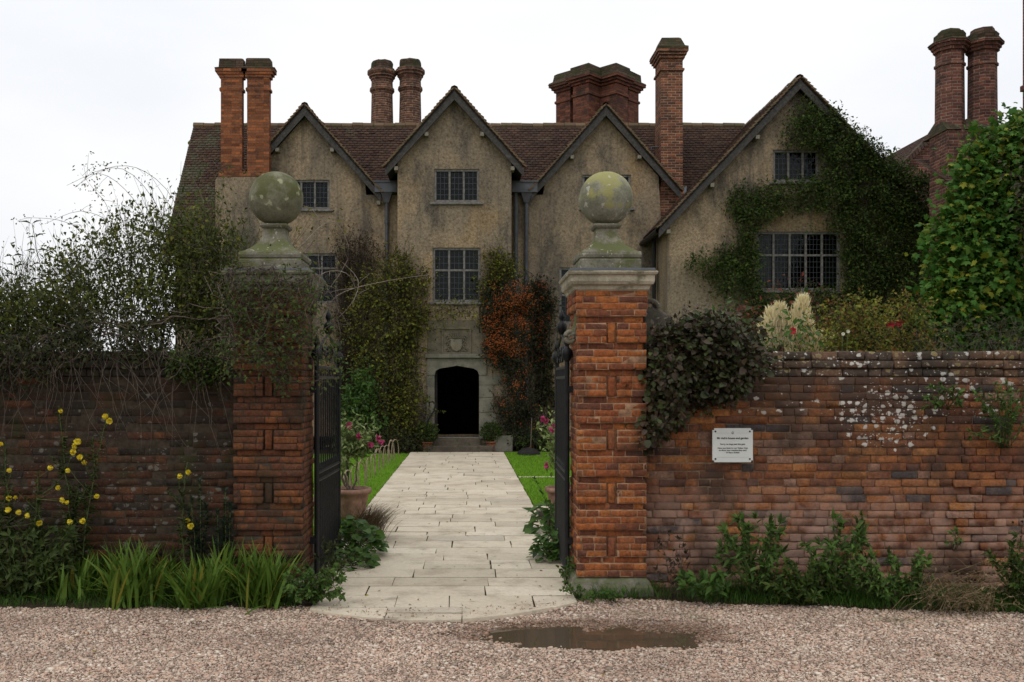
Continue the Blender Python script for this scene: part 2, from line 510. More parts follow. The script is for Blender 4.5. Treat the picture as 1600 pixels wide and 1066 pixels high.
def mat_stone(name, base, dark, moss, moss_amt=.5, spots=None, scale=3.0):
    g = G(name); p = g.pos()
    c = g.mix(g.step(g.noise(p, scale, 6, .65), .35, .65), base, dark)
    c = g.mix(.7, c, g.ramp(g.noise(p, 60, 5, .7), [(.25, (.55, .55, .55)), (.75, (1.4, 1.4, 1.4))]), 'MULTIPLY')
    nz = g.n('SeparateXYZ', None, Vector=g.n('NewGeometry').outputs['Normal']).outputs['Z']
    mz = g.math('ADD', g.noise(p, scale * 2.2, 5, .6), g.math('MULTIPLY', nz, .12))
    c = g.mix(g.math('MULTIPLY', g.step(mz, .62 - .25 * moss_amt, .74 - .2 * moss_amt), .8), c, moss)
    if spots:
        sc, thr, col = spots
        v = g.n('TexVoronoi', {'feature': 'F1'}, Vector=g.n('VectorMath', {'operation': 'ADD'}, i0=p, i1=g.n('VectorMath', {'operation': 'SCALE'}, i0=g.n('TexNoise', None, Vector=p, Scale=18.0, Detail=5.0).outputs['Color'], Scale=.11).outputs[0]).outputs[0], Scale=sc)
        pick = g.n('SeparateColor', None, Color=v.outputs['Color']).outputs[0]
        f = g.math('MULTIPLY', g.step(v.outputs['Distance'], thr, thr * .6), g.math('GREATER_THAN', pick, .66))
        c = g.mix(g.math('MULTIPLY', f, .6), c, col)
    nm = g.bump(g.math('ADD', g.noise(p, 45, 5, .7), g.noise(p, 9, 3)), .6, .008)
    M[name] = g.end(g.bsdf(c, .92, nm, .15))

# ---- the palette
def make_materials():
    # rendered walls: warm roughcast with grey weather stains
    g = G('roughcast'); p = g.pos()
    big = g.noise(g.map(p, (1, 1, .55)), .55, 6, .62)
    c = g.mix(g.step(big, .40, .60), (.30, .230, .150), (.21, .170, .122))
    st = g.noise(g.map(p, (1.3, 1, .5), (7, 0, 3)), .8, 7, .68)
    c = g.mix(g.math('MULTIPLY', g.step(st, .46, .66), .8), c, (.075, .069, .06))
    oc = g.noise(g.map(p, (1, 1, 1), (21, 4, 9)), .5, 4, .6)
    c = g.mix(g.math('MULTIPLY', g.step(oc, .55, .7), .5), c, (.27, .18, .085))
    sp = g.noise(p, 17, 7, .78)
    c = g.mix(1.0, c, g.ramp(sp, [(.32, (.36, .35, .34)), (.5, (1, 1, 1)), (.68, (1.5, 1.47, 1.42))]), 'MULTIPLY')
    run = g.noise(g.map(p, (7, 1, .35)), 1.0, 4, .6)
    c = g.mix(g.math('MULTIPLY', g.step(run, .54, .72), .55), c, (.09, .08, .065))
    nm = g.bump(g.noise(p, 34, 5, .75), .9, .02)
    M['roughcast'] = g.end(g.bsdf(c, .95, nm, .1))

    g = G('roof_tile'); p = g.pos()
    c = g.ramp(g.rand(), [(0, (.065, .04, .033)), (.25, (.09, .054, .041)), (.5, (.11, .066, .048)), (.75, (.08, .052, .043)), (1, (.13, .08, .056))])
    c = g.mix(g.math('MULTIPLY', g.step(g.noise(p, 1.1, 5, .65), .5, .7), .6), c, (.05, .045, .04))
    x = g.n('SeparateXYZ', None, Vector=p).outputs['X']
    moss = g.math('ADD', g.noise(p, 1.8, 6, .65), g.math('MULTIPLY', g.step(x, -6.6, -8.3), .16))
    c = g.mix(g.math('MULTIPLY', g.step(moss, .6, .72), .7), c, (.11, .12, .075))
    c = g.mix(.5, c, g.ramp(g.noise(p, 30, 4), [(.3, (.6,) * 3), (.7, (1.35,) * 3)]), 'MULTIPLY')
    M['roof_tile'] = g.end(g.bsdf(c, .85, g.bump(g.noise(p, 40, 4), .5, .01), .2))
    g = G('verge_tile'); p = g.pos()
    c = g.ramp(g.rand(), [(0, (.10, .07, .045)), (.5, (.17, .12, .075)), (1, (.13, .08, .05))])
    c = g.mix(g.step(g.noise(p, 6, 4), .5, .7), c, (.09, .085, .04))
    M['verge_tile'] = g.end(g.bsdf(c, .9, None, .15))
    g = G('old_timber'); p = g.pos()
    n = g.noise(g.map(p, (6, 6, 6)), 2.5, 6, .65)
    c = g.ramp(n, [(.3, (.03, .028, .026)), (.55, (.062, .058, .054)), (.8, (.12, .113, .105))])
    M['old_timber'] = g.end(g.bsdf(c, .85, g.bump(n, .4, .01), .2))
    mat_plain('window_oak', (.15, .142, .13), .85, .2, .45, 14, 0, .3)
    mat_plain('purlin_end', (.2, .18, .145), .85, .2, .3, 20)
    mat_plain('lead', (.075, .08, .09), .55, .4, .25, 6)
    mat_plain('flashing', (.16, .18, .21), .5, .4, .2, 6)
    mat_plain('leading', (.032, .034, .038), .5, .4, .2, 20)
    mat_plain('black_iron', (.009, .009, .010), .5, .25, .5, 16, 0, .3)
    mat_plain('dark_interior', (.012, .011, .01), .95, .05, .2, 2)
    mat_plain('curtain', (.24, .25, .16), .9, .1, .2, 8)
    g = G('old_glass'); p = g.pos()
    nm = g.bump(g.noise(p, 9, 2), .25, .02)
    gl = g.n('BsdfGlossy', None, Color=(.85, .9, .95), Roughness=.05, Normal=nm).outputs[0]
    tr = g.n('BsdfTransparent', None, Color=(.40, .44, .40)).outputs[0]
    f = g.n('Fresnel', None, IOR=1.5, Normal=nm).outputs[0]
    M['old_glass'] = g.end(g.n('MixShader', None, Fac=g.math('MULTIPLY', f, .35), i1=tr, i2=gl).outputs[0])
    mat_stone('grey_stone', (.20, .185, .145), (.13, .125, .10), (.10, .11, .06), .25)
    mat_stone('warm_stone', (.19, .16, .115), (.125, .11, .08), (.11, .10, .06), .2)
    mat_stone('step_stone', (.13, .105, .08), (.08, .065, .05), (.05, .055, .03), .4)
    mat_stone('cornice_stone', (.44, .39, .29), (.25, .225, .165), (.10, .10, .055), .42)
    mat_stone('plinth_stone', (.22, .20, .16), (.12, .12, .09), (.10, .11, .05), .6)
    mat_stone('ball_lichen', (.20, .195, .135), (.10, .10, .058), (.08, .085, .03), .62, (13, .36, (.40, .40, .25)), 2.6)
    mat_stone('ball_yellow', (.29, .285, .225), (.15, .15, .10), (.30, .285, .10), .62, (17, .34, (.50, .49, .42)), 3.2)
    mat_stone('base_moss', (.235, .22, .17), (.13, .125, .09), (.095, .105, .035), .55, (26, .3, (.45, .44, .36)))
    mat_brick_uv('chimney_orange', (.30, .10, .036), (.19, .064, .03), (.14, .095, .065), dirt=.35)
    mat_brick_uv('chimney_red', (.19, .068, .038), (.11, .043, .03), (.09, .065, .05), dirt=.55)
    mat_brick_uv('chimney_brown', (.15, .07, .045), (.085, .048, .036), (.26, .19, .14), dirt=.45)
    mat_brick_uv('chimney_tall', (.22, .08, .042), (.085, .045, .036), (.27, .20, .14), dirt=.3)
    mat_brick_uv('annex_brick', (.17, .068, .05), (.105, .05, .042), (.22, .16, .13), dirt=.45)
    mat_brick_uv('chimney_cap', (.10, .065, .045), (.06, .045, .034), (.05, .04, .03), (.038, .044, .018), .75)
    # bricks of the garden wall and piers
    O, R, D, P_, B = (.255, .098, .036), (.18, .070, .034), (.105, .052, .036), (.25, .14, .095), (.07, .058, .056)
    mat_bricks('wall_brick', [O, R, D, R, (.34, .145, .05), O, P_, B, O, R, (.17, .07, .04), O], dirt=(.05, .036, .028), dirt_amt=.38, top=1.15,
               pale=(1.15, .45, (.33, .205, .155), .85),
               lichen=[(3.62, 1.52, .50, .36, .75, (.50, .47, .42)), (4.3, 1.72, .8, .3, .35, (.48, .45, .40)), (3.0, 1.72, 1.2, .3, .10, (.46, .43, .38))])
    mat_bricks('coping_brick', [(.13, .085, .06), (.10, .07, .055), (.16, .095, .06), (.085, .065, .05)], dirt_amt=.5, green=.35,
               lichen=[(3.4, 1.98, 2.9, .4, .36, (.54, .53, .48)), (2.9, 2.0, .9, .3, .3, (.58, .57, .52)), (3.9, 1.9, 2.4, .35, .16, (.20, .14, .035))])
    mat_bricks('shaded_wall_brick', [(.085, .036, .019), (.065, .030, .018), (.105, .045, .021), (.048, .028, .02), (.075, .04, .024), (.038, .029, .021)], dirt=(.022, .019, .013), dirt_amt=.7, green=.7,  # shade of the shrub put into these brick colours, besides grime and moss
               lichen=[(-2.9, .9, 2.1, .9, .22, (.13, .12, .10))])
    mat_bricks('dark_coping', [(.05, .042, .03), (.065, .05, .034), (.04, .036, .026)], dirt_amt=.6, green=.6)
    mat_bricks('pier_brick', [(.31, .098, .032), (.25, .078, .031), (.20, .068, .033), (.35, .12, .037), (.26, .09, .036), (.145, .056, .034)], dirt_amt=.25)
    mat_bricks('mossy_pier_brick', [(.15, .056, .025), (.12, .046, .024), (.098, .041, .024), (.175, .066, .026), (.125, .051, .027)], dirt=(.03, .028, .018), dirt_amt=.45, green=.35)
    mat_plain('mortar', (.20, .135, .09), .95, .1, .45, 18, 0, .5)
    mat_plain('pier_mortar', (.29, .17, .10), .95, .1, .45, 18, 0, .5)
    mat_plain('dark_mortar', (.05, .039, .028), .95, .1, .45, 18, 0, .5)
    mat_stone('wall_ramp', (.14, .125, .10), (.075, .068, .055), (.10, .105, .06), .4, (22, .3, (.33, .31, .25)), 5)
    # ground
    g = G('gravel_bed'); p = g.pos()
    v = g.n('TexVoronoi', None, Vector=p, Scale=60.0)
    c = g.ramp(g.n('SeparateColor', None, Color=v.outputs['Color']).outputs[0], [(0, (.12, .085, .065)), (.4, (.25, .18, .14)), (.75, (.32, .235, .19)), (1, (.42, .34, .29))])
    c = g.mix(.7, c, g.ramp(g.noise(p, 1.2, 5), [(.35, (.65, .62, .6)), (.65, (1.1, 1.1, 1.1))]), 'MULTIPLY')
    M['gravel_bed'] = g.end(g.bsdf(c, .9, g.bump(v.outputs['Distance'], 1, .02), .2))
    g = G('pebble'); p = g.pos()
    k = [(.54, .405, .315), (.46, .32, .245), (.58, .48, .39), (.53, .37, .28), (.38, .28, .22), (.66, .58, .49), (.55, .405, .31), (.46, .35, .285), (.57, .455, .36), (.27, .215, .17)]
    c = g.ramp(g.rand(), [(i / len(k), x) for i, x in enumerate(k)], 'CONSTANT')
    c = g.mix(.85, c, g.ramp(g.noise(p, 1.1, 5, .6), [(.32, (.70, .66, .64)), (.62, (1.12, 1.1, 1.08))]), 'MULTIPLY')
    q = g.map(p, (.62, 1.9, 0), (-.95 * .62, -6.75 * 1.9, 0))
    wet = g.step(g.math('ADD', g.n('VectorMath', {'operation': 'LENGTH'}, i0=q).outputs['Value'], g.math('MULTIPLY', g.noise(p, 3, 4), .5)), 1.02, .74)
    c = g.mix(wet, c, (.55, .48, .43), 'MULTIPLY')
    gm = g.step(g.noise(g.map(p, (.6, 1.2, 1), (3, 1, 0)), 1.3, 5), .6, .74)
    c = g.mix(g.math('MULTIPLY', gm, .5), c, (.10, .115, .03))
    M['pebble'] = g.end(g.bsdf(c, .75, None, .3))
    g = G('puddle_water'); p = g.pos()
    M['puddle_water'] = g.end(g.bsdf((.075, .055, .036), .03, g.bump(g.noise(p, 5, 2), .03, .01), .5, IOR=1.33))
    g = G('soil'); p = g.pos()
    c = g.ramp(g.noise(p, 14, 6, .7), [(.3, (.018, .014, .01)), (.6, (.05, .037, .025)), (.8, (.085, .065, .045))])
    M['soil'] = g.end(g.bsdf(c, .95, g.bump(g.noise(p, 30, 5), .9, .03), .1))
    g = G('lawn_turf'); p = g.pos()
    c = g.mix(g.noise(p, 1.1, 4), (.10, .215, .013), (.135, .265, .018))
    c = g.mix(.6, c, g.ramp(g.noise(p, 90, 4, .7), [(.3, (.5, .5, .5)), (.7, (1.4, 1.4, 1.3))]), 'MULTIPLY')
    M['lawn_turf'] = g.end(g.bsdf(c, .9, g.bump(g.noise(p, 60, 4), .8, .03), .1))
    g = G('paving'); p = g.pos()
    c = g.ramp(g.rand(), [(0, (.45, .39, .295)), (.3, (.60, .525, .405)), (.6, (.52, .45, .345)), (.85, (.64, .565, .445)), (1, (.44, .385, .31))])
    c = g.mix(g.math('MULTIPLY', g.step(g.noise(p, 2.6, 6, .65), .46, .68), .6), c, (.31, .25, .18))
    c = g.mix(g.math('MULTIPLY', g.step(g.noise(g.map(p, (1, 1, 1), (9, 3, 0)), 6.5, 6, .7), .58, .72), .45), c, (.17, .16, .10))
    c = g.mix(.55, c, g.ramp(g.noise(p, 38, 5, .7), [(.3, (.72, .71, .7)), (.7, (1.2, 1.2, 1.2))]), 'MULTIPLY')
    c = g.mix(g.math('MULTIPLY', g.step(g.noise(g.map(p, (1, 2, 1), (4, 2, 0)), 3.1, 3, .5), .68, .74), .5), c, (.16, .13, .11))
    M['paving'] = g.end(g.bsdf(c, .7, g.bump(g.math('ADD', g.noise(p, 30, 5, .7), g.noise(p, 5, 4)), .45, .006), .3))
    mat_plain('joint_soil', (.035, .03, .018), .95, .1, .5, 9)
    # planting
    mat_plain('bark', (.045, .034, .024), .9, .15, .4, 30)
    mat_plain('grey_twig', (.12, .095, .075), .85, .15, .4, 30)
    mat_plain('pale_twig', (.24, .20, .165), .85, .15, .3, 30)
    mat_plain('green_twig', (.06, .064, .028), .8, .2, .4, 20)
    mat_plain('green_stem', (.07, .10, .03), .7, .25, .3, 20)
    mat_plain('terracotta', (.25, .10, .055), .85, .2, .4, 12, 0, .3)
    mat_plain('grimy_terracotta', (.23, .135, .095), .85, .2, .4, 10, 0, .3)
    mat_plain('willow', (.24, .18, .125), .8, .2, .35, 14)
    mat_plain('wood_stake', (.02, .019, .017), .85, .15, .3, 14)
    mat_leaf('fl_creeper', [(.024, .045, .009), (.038, .068, .012), (.058, .095, .016), (.03, .056, .012), (.085, .115, .022), (.018, .034, .009)], .22)
    mat_leaf('fl_yellowgreen', [(.06, .068, .011), (.13, .14, .014), (.035, .048, .011), (.22, .22, .026), (.06, .07, .016), (.03, .036, .011), (.09, .07, .02), (.15, .165, .02)], .25)
    mat_leaf('fl_brown', [(.04, .026, .016), (.06, .036, .02), (.03, .022, .016), (.045, .04, .018)], .2)
    mat_leaf('fl_firethorn', [(.014, .022, .010), (.022, .034, .012), (.03, .028, .012), (.018, .024, .012)], .15)
    g = G('berry'); c = g.ramp(g.rand(), [(0, (.24, .055, .012)), (.5, (.36, .10, .018)), (1, (.20, .045, .012))])
    M['berry'] = g.end(g.bsdf(c, .5, None, .3))
    mat_leaf('fl_fig', [(.042, .118, .018), (.06, .155, .024), (.085, .19, .03), (.046, .128, .022), (.10, .20, .034), (.05, .13, .026), (.26, .26, .03), (.065, .15, .024)], .28)
    mat_leaf('fl_twiggy', [(.042, .062, .011), (.06, .082, .013), (.09, .105, .015), (.03, .046, .010), (.15, .15, .018), (.048, .068, .014)], .2)
    mat_leaf('fl_pier', [(.035, .06, .014), (.05, .08, .018), (.065, .11, .022), (.04, .05, .018), (.09, .10, .02)], .2)
    mat_leaf('fl_dark', [(.015, .021, .008), (.022, .03, .010), (.03, .038, .012), (.05, .052, .016)], .18)
    mat_leaf('fl_fresh', [(.045, .095, .018), (.06, .125, .022), (.08, .15, .03), (.05, .10, .03)], .28, .4)
    mat_leaf('fl_spurge', [(.045, .095, .018), (.065, .13, .024), (.09, .165, .03), (.034, .062, .016), (.05, .062, .02), (.08, .135, .034)], .22)
    mat_leaf('fl_blue', [(.022, .045, .026), (.03, .058, .034), (.02, .038, .024)], .15)
    mat_leaf('fl_iris', [(.09, .165, .024), (.12, .205, .03), (.065, .13, .02), (.15, .24, .04), (.10, .18, .032), (.08, .15, .024), (.12, .195, .032), (.10, .17, .028), (.30, .27, .05)], .25, .45)
    mat_leaf('fl_prim', [(.035, .055, .014), (.05, .075, .018), (.028, .045, .012), (.065, .09, .022)], .2)
    mat_leaf('fl_maroon', [(.05, .036, .020), (.034, .046, .014), (.065, .036, .026), (.045, .066, .018), (.028, .036, .012), (.075, .05, .034), (.038, .03, .018), (.06, .08, .024)], .18, .5, .25)
    mat_leaf('fl_rose', [(.14, .028, .018), (.10, .026, .018), (.08, .04, .02), (.05, .06, .02), (.19, .04, .025)], .25)
    mat_leaf('fl_abelia', [(.09, .115, .016), (.16, .17, .02), (.15, .09, .022), (.06, .085, .016), (.18, .07, .026), (.22, .23, .03), (.12, .15, .022)], .25)
    mat_leaf('fl_tub', [(.13, .19, .05), (.2, .26, .09), (.10, .15, .04), (.3, .35, .16)], .25)
    mat_leaf('grass_blade', [(.035, .085, .012), (.05, .11, .015), (.06, .125, .02), (.03, .07, .012)], .25)
    mat_leaf('lawn_blade', [(.12, .25, .015), (.155, .30, .02), (.105, .225, .015), (.17, .325, .025)], .3)
    mat_leaf('dry_blade', [(.22, .16, .09), (.28, .21, .12), (.17, .12, .075), (.12, .10, .05)], .2)
    mat_leaf('tawny_blade', [(.16, .11, .07), (.20, .14, .09), (.11, .085, .05)], .2)
    mat_leaf('plume', [(.84, .74, .54), (.88, .80, .62), (.74, .63, .43)], .5, .8, .1, .1)
    mat_leaf('petal_yellow', [(.75, .60, .03), (.8, .68, .08), (.7, .52, .03)], .3, .5, .2, .1)
    mat_leaf('petal_pink', [(.45, .05, .16), (.55, .08, .22), (.38, .04, .16)], .3, .5, .2, .1)
    mat_leaf('petal_red', [(.4, .02, .03), (.5, .03, .05)], .2, .5, .2, .1)
    mat_leaf('petal_white', [(.7, .68, .58), (.62, .6, .45)], .2, .5, .2, .1)
    mat_plain('sign_face', (.62, .64, .60), .45, .4, .05, 4)
    mat_plain('sign_ink', (.02, .02, .02), .6, .2, .1, 4)
    mat_plain('sign_edge', (.30, .28, .26), .5, .3, .1, 4)
make_materials()

# ================================================================ ground
rng = np.random.default_rng(7)
def puddle_depth(X, Y):
    q = .5 * (vnoise(np.asarray(X) + 20, np.asarray(Y) * 2 + 5, 2.2, 41) - .5) + .22 * (vnoise(np.asarray(X) + 3, np.asarray(Y) * 2 + 9, 6.0, 43) - .5) + np.sqrt(((X - .95) / 1.14) ** 2 + ((Y - 6.66 + .05 * (X - 1)) / .38) ** 2)
    return np.clip(1 - q, 0, 1)
def vnoise(X, Y, f, seed):
    r = np.random.default_rng(seed); T = r.random((64, 64))
    x, y = X * f, Y * f
    xi, yi = np.floor(x).astype(int), np.floor(y).astype(int)
    fx, fy = x - xi, y - yi; fx = fx * fx * (3 - 2 * fx); fy = fy * fy * (3 - 2 * fy)
    g = lambda a, b: T[a % 64, b % 64]
    return (g(xi, yi) * (1 - fx) + g(xi + 1, yi) * fx) * (1 - fy) + (g(xi, yi + 1) * (1 - fx) + g(xi + 1, yi + 1) * fx) * fy
def ground_z(X, Y):
    near = np.clip((7.9 - Y) / .3, 0, 1) * np.clip((Y - 1) / 2, 0, 1) * np.clip((8 - abs(X)) / 2, 0, 1)
    z = .014 * (vnoise(X, Y, 1.7, 3) - .5) + .012 * (vnoise(X, Y, 5.5, 4) - .5)
    d = 6.93 + (X + .3) ** 2 * .40 - Y                       # gravel banked against the edge of the flags
    bank = .024 * np.exp(-np.clip(d, 0, 9) / .11) * np.clip((1.7 - abs(X)) / .4, 0, 1) * np.clip((7.9 - Y) / .2, 0, 1) * (d > -.3)
    return near * (z - .06 * puddle_depth(X, Y) ** .8) + bank - .004
def far_axis(lo, hi, step, far):
    f = np.array([20, 60, 200, far])
    return np.concatenate([(lo - f)[::-1], np.arange(lo, hi + 1e-6, step), hi + f])
gx, gy = far_axis(-8, 8, .06, 900), far_axis(1, 9, .06, 900)
GX, GY = np.meshgrid(gx, gy)
GV = np.stack([GX, GY, ground_z(GX, GY)], -1).reshape(-1, 3)
nx, ny = len(gx), len(gy)
ii = (np.arange(ny - 1)[:, None] * nx + np.arange(nx - 1)[None]).ravel()
o = np_mesh('ground', GV, np.stack([ii, ii + 1, ii + nx + 1, ii + nx], -1), M['gravel_bed'], smooth=True)
tag(o, 'pinkish gravel ground in front of the garden wall', 'ground', kind='structure')

# the standing water
mb = MB()
N_ = 48
mb.add([(1.0 + 1.26 * cos(2 * pi * k / N_), 6.66 + .41 * sin(2 * pi * k / N_) - .05 * 1.3 * cos(2 * pi * k / N_), -.022) for k in range(N_)], [tuple(range(N_))])
tag(mb.build('puddle', M['puddle_water']), 'shallow muddy puddle in the gravel before the gate', 'puddle', kind='structure')

def bed_line(X):
    "front edge of the planting strips (Y) along the gravel"
    X = np.asarray(X, float)
    left = 7.42 + .05 * np.sin(X * 3.1) + .04 * np.sin(X * 7 + 1)
    right = 7.72 - .16 * np.clip(X - 1.2, 0, 9) + .04 * np.sin(X * 5)
    return np.where(X < -.3, np.minimum(left, 7.42 - .25 * np.clip(X + 1.5, 0, .5)), np.minimum(right, 7.62 + 0 * X) * (X < 1.2) + right * (X >= 1.2))
def apron_edge(X): return 6.93 + (X + .3) ** 2 * .40
PX0, PX1 = -1.43, .98

# gravel stones
n = 185000
X = rng.uniform(-4.0, 5.0, n); Yv = 5.35 + 2.6 * rng.random(n) ** 1.15
keep = (Yv < bed_line(X) + .06 + rng.normal(0, .04, n))
keep &= ~((X > -1.235) & (X < .91) & (Yv > apron_edge(X) - .012))
keep &= (abs((X * FOC / Yv + VPX) - 800) < 1000)
pd = puddle_depth(X, Yv)
keep &= ~((pd > .22 + .25 * vnoise(X, Yv, 6, 11)) & (rng.random(n) < np.where(X > 1.15, .80, .955)))
X, Yv = X[keep], Yv[keep]; n = len(X)
S = np.clip(rng.lognormal(math.log(.0058), .42, n), .004, .022)
V0 = unit(np.array([(x, y, z) for z in (-1, 1) for y in (-1, 1) for x in (-1, 1)], float)); F0 = np.array([(0, 2, 3, 1), (4, 5, 7, 6), (0, 1, 5, 4), (2, 6, 7, 3), (0, 4, 6, 2), (1, 3, 7, 5)])
def rot_mats(rng, n):
    q = unit(rng.normal(0, 1, (n, 4))); w, x, y, z = q.T
    return np.stack([np.stack([1 - 2 * (y * y + z * z), 2 * (x * y - z * w), 2 * (x * z + y * w)], -1),
                     np.stack([2 * (x * y + z * w), 1 - 2 * (x * x + z * z), 2 * (y * z - x * w)], -1),
                     np.stack([2 * (x * z - y * w), 2 * (y * z + x * w), 1 - 2 * (x * x + y * y)], -1)], 1)
SV = V0[None] * (rng.uniform(.65, 1.35, (n, 1, 3))) * rng.uniform(.75, 1.25, (n, 8, 1))
SV = np.einsum('nij,nkj->nki', rot_mats(rng, n), SV)
SV = SV * S[:, None, None] * np.array((1.2, 1.2, .65)) + np.stack([X, Yv, ground_z(X, Yv) + S * .35], -1)[:, None, :]
tag(np_mesh('gravel', SV.reshape(-1, 3), (F0[None] + (np.arange(n) * 8)[:, None, None]).reshape(-1, 4), M['pebble'], smooth=True),
    'loose pinkish gravel stones', 'gravel', kind='stuff')

# planting strips before the wall
def strip(name, x0, x1, label):
    xs = np.linspace(x0, x1, 60); V = []
    for x in xs:
        b = float(bed_line(x))
        for t, z in ((0, -.03), (.08, .012), (.3, .04), (.95 if x > 0 else .8, .06)):
            V.append((x, b + t, z))
    F = [(i * 4 + k, i * 4 + k + 1, i * 4 + k + 5, i * 4 + k + 4) for i in range(59) for k in range(3)]
    mb = MB(); mb.add(V, F)
    tag(mb.build(name, M['soil'], smooth=True), label, 'flower bed', kind='structure')
strip('flower_bed', -6.5, -1.235, 'dark soil strip under the left garden wall')
strip('flower_bed', .915, 7.5, 'dark soil strip under the right garden wall')

# lawns
def sheet(name, x0, x1, y0, y1, z, mat, label, cat):
    mb = MB(); mb.add([(x0, y0, z), (x1, y0, z), (x1, y1, z), (x0, y1, z)], [(0, 1, 2, 3)])
    return tag(mb.build(name, mat), label, cat, kind='structure')
sheet('garden_soil', -14, 16, 8.42, 30, 0.004, M['soil'], 'dark garden soil behind the walls', 'soil')
sheet('lawn', -9, PX0 - .02, 10.9, 23.6, .022, M['lawn_turf'], 'bright green lawn left of the paved path', 'lawn')
sheet('lawn', PX1 + .02, 9, 17.75, 24.2, .022, M['lawn_turf'], 'far bright green lawn right of the paved path', 'lawn')
sheet('lawn', PX1 + .02, 9, 13.5, 17.6, .022, M['lawn_turf'], 'near bright green lawn right of the paved path', 'lawn')
def lawn_blades(x0, x1, y0, y1, n, label):
    B = np.stack([rng.uniform(x0, x1, n), y0 + (y1 - y0) * rng.random(n) ** 1.6, np.full(n, .02)], -1)
    V, F = blade_geo(rng, B, rng.uniform(0, 6.28, n), rng.uniform(0, .5, n), rng.uniform(.03, .06, n), rng.uniform(.004, .008, n), 2)
    tag(np_mesh('lawn_grass', V, F, M['lawn_blade']), label, 'grass', kind='stuff')
lawn_blades(-3.2, PX0 - .0, 11, 23.5, 26000, 'short mown grass on the left lawn')
lawn_blades(PX1 - .0, 2.6, 13.5, 24, 20000, 'short mown grass on the right lawn')

# stone path: random coursed slabs clipped to the rounded apron
sheet('path_bed', PX0 + .01, PX1 - .01, 8.75, 23.95, .0345, M['joint_soil'], 'dark jointing under the paved path', 'path')
_ap = [(x, apron_edge(x) + .014) for x in np.linspace(-1.215, .89, 24)]
mb = MB(); mb.add([(x, y, .0345) for x, y in _ap] + [(.89, 8.749, .0345), (-1.215, 8.749, .0345)], [tuple(range(len(_ap) + 2))])
tag(mb.build('path_bed', M['joint_soil']), 'dark jointing under the rounded end of the path', 'path', kind='structure')
def clip(poly, f):
    out = []
    for i in range(len(poly)):
        a, b = poly[i], poly[(i + 1) % len(poly)]; fa, fb = f(a), f(b)
        if fa >= 0: out.append(a)
        if fa * fb < 0:
            t = fa / (fa - fb); out.append((a[0] + (b[0] - a[0]) * t, a[1] + (b[1] - a[1]) * t))
    return out
rp = random.Random(5)
mb = MB()
y = 6.9
_cuts = []
for i in range(14):                                       # tangents that cut the rounded end
    x = PX0 + (PX1 - PX0) * i / 13; s_ = .8 * (x + .3); y_ = apron_edge(x)
    _cuts.append((lambda p, x=x, s_=s_, y_=y_: (p[1] - y_) - s_ * (p[0] - x)))
while y < 23.9:
    d = rp.uniform(.26, .52); y2 = min(y + d, 23.98)
    x = PX0
    while x < PX1 - .02:
        w = rp.choice((.42, .6, .75, .9, 1.1)) * rp.uniform(.85, 1.15)
        x2 = x + w
        if PX1 - x2 < .28: x2 = PX1
        parts = [(y, y2)]
        if d > .42 and rp.random() < .35: m_ = y + (y2 - y) * rp.uniform(.4, .6); parts = [(y, m_), (m_, y2)]
        for ya, yb in parts:
            g1 = rp.uniform(.003, .007); g2 = rp.uniform(.007, .013)
            j = lambda: rp.uniform(-.006, .006)
            poly = [(x + g1 + j(), ya + g2 + j()), (x2 - g1 + j(), ya + g2 + j()), (x2 - g1 + j(), yb - g2 + j()), (x + g1 + j(), yb - g2 + j())]
            if y < 7.9:
                for c in _cuts:
                    if len(poly) > 2: poly = clip(poly, c)
            if y < 8.75:
                for c in (lambda p: p[0] + 1.225, lambda p: .90 - p[0]):
                    if len(poly) > 2: poly = clip(poly, c)
            if len(poly) < 3: continue
            cx = sum(p[0] for p in poly) / len(poly); cy = sum(p[1] for p in poly) / len(poly)
            z = .040 + rp.uniform(-.002, .002); tx, ty = rp.uniform(-.003, .003), rp.uniform(-.004, .004)
            nP = len(poly); e = .003
            low = [(a, b, -.02) for a, b in poly]; mid = [(a, b, z - .003 + (a - cx) * tx + (b - cy) * ty) for a, b in poly]
            top = [(a + (cx - a) * e / max(.1, abs(cx - a)), b + (cy - b) * e / max(.1, abs(cy - b)), z + (a - cx) * tx + (b - cy) * ty) for a, b in poly]
            F = [tuple(range(2 * nP, 3 * nP))]
            for q in range(nP):
                r_ = (q + 1) % nP
                F += [(q, r_, nP + r_, nP + q), (nP + q, nP + r_, 2 * nP + r_, 2 * nP + q)]
            mb.add(low + mid + top, F)
        x = x2
    y = y2
tag(mb.build('path', M['paving']), 'pale flagstone path running from the gravel to the porch door', 'path', kind='structure')
mb = MB()
x = PX1 + .02
for k in range(9):
    w = rp.uniform(.5, .9); mb.box(x + .01, x + w, 17.62, 17.73, 0, .035); mb.box(x + .01, x + w, 13.1, 13.45, 0, .03); x += w
tag(mb.build('stone_edging', M['paving'], bevel=.005), 'narrow stone edging strips across the right lawn', 'edging', kind='structure')

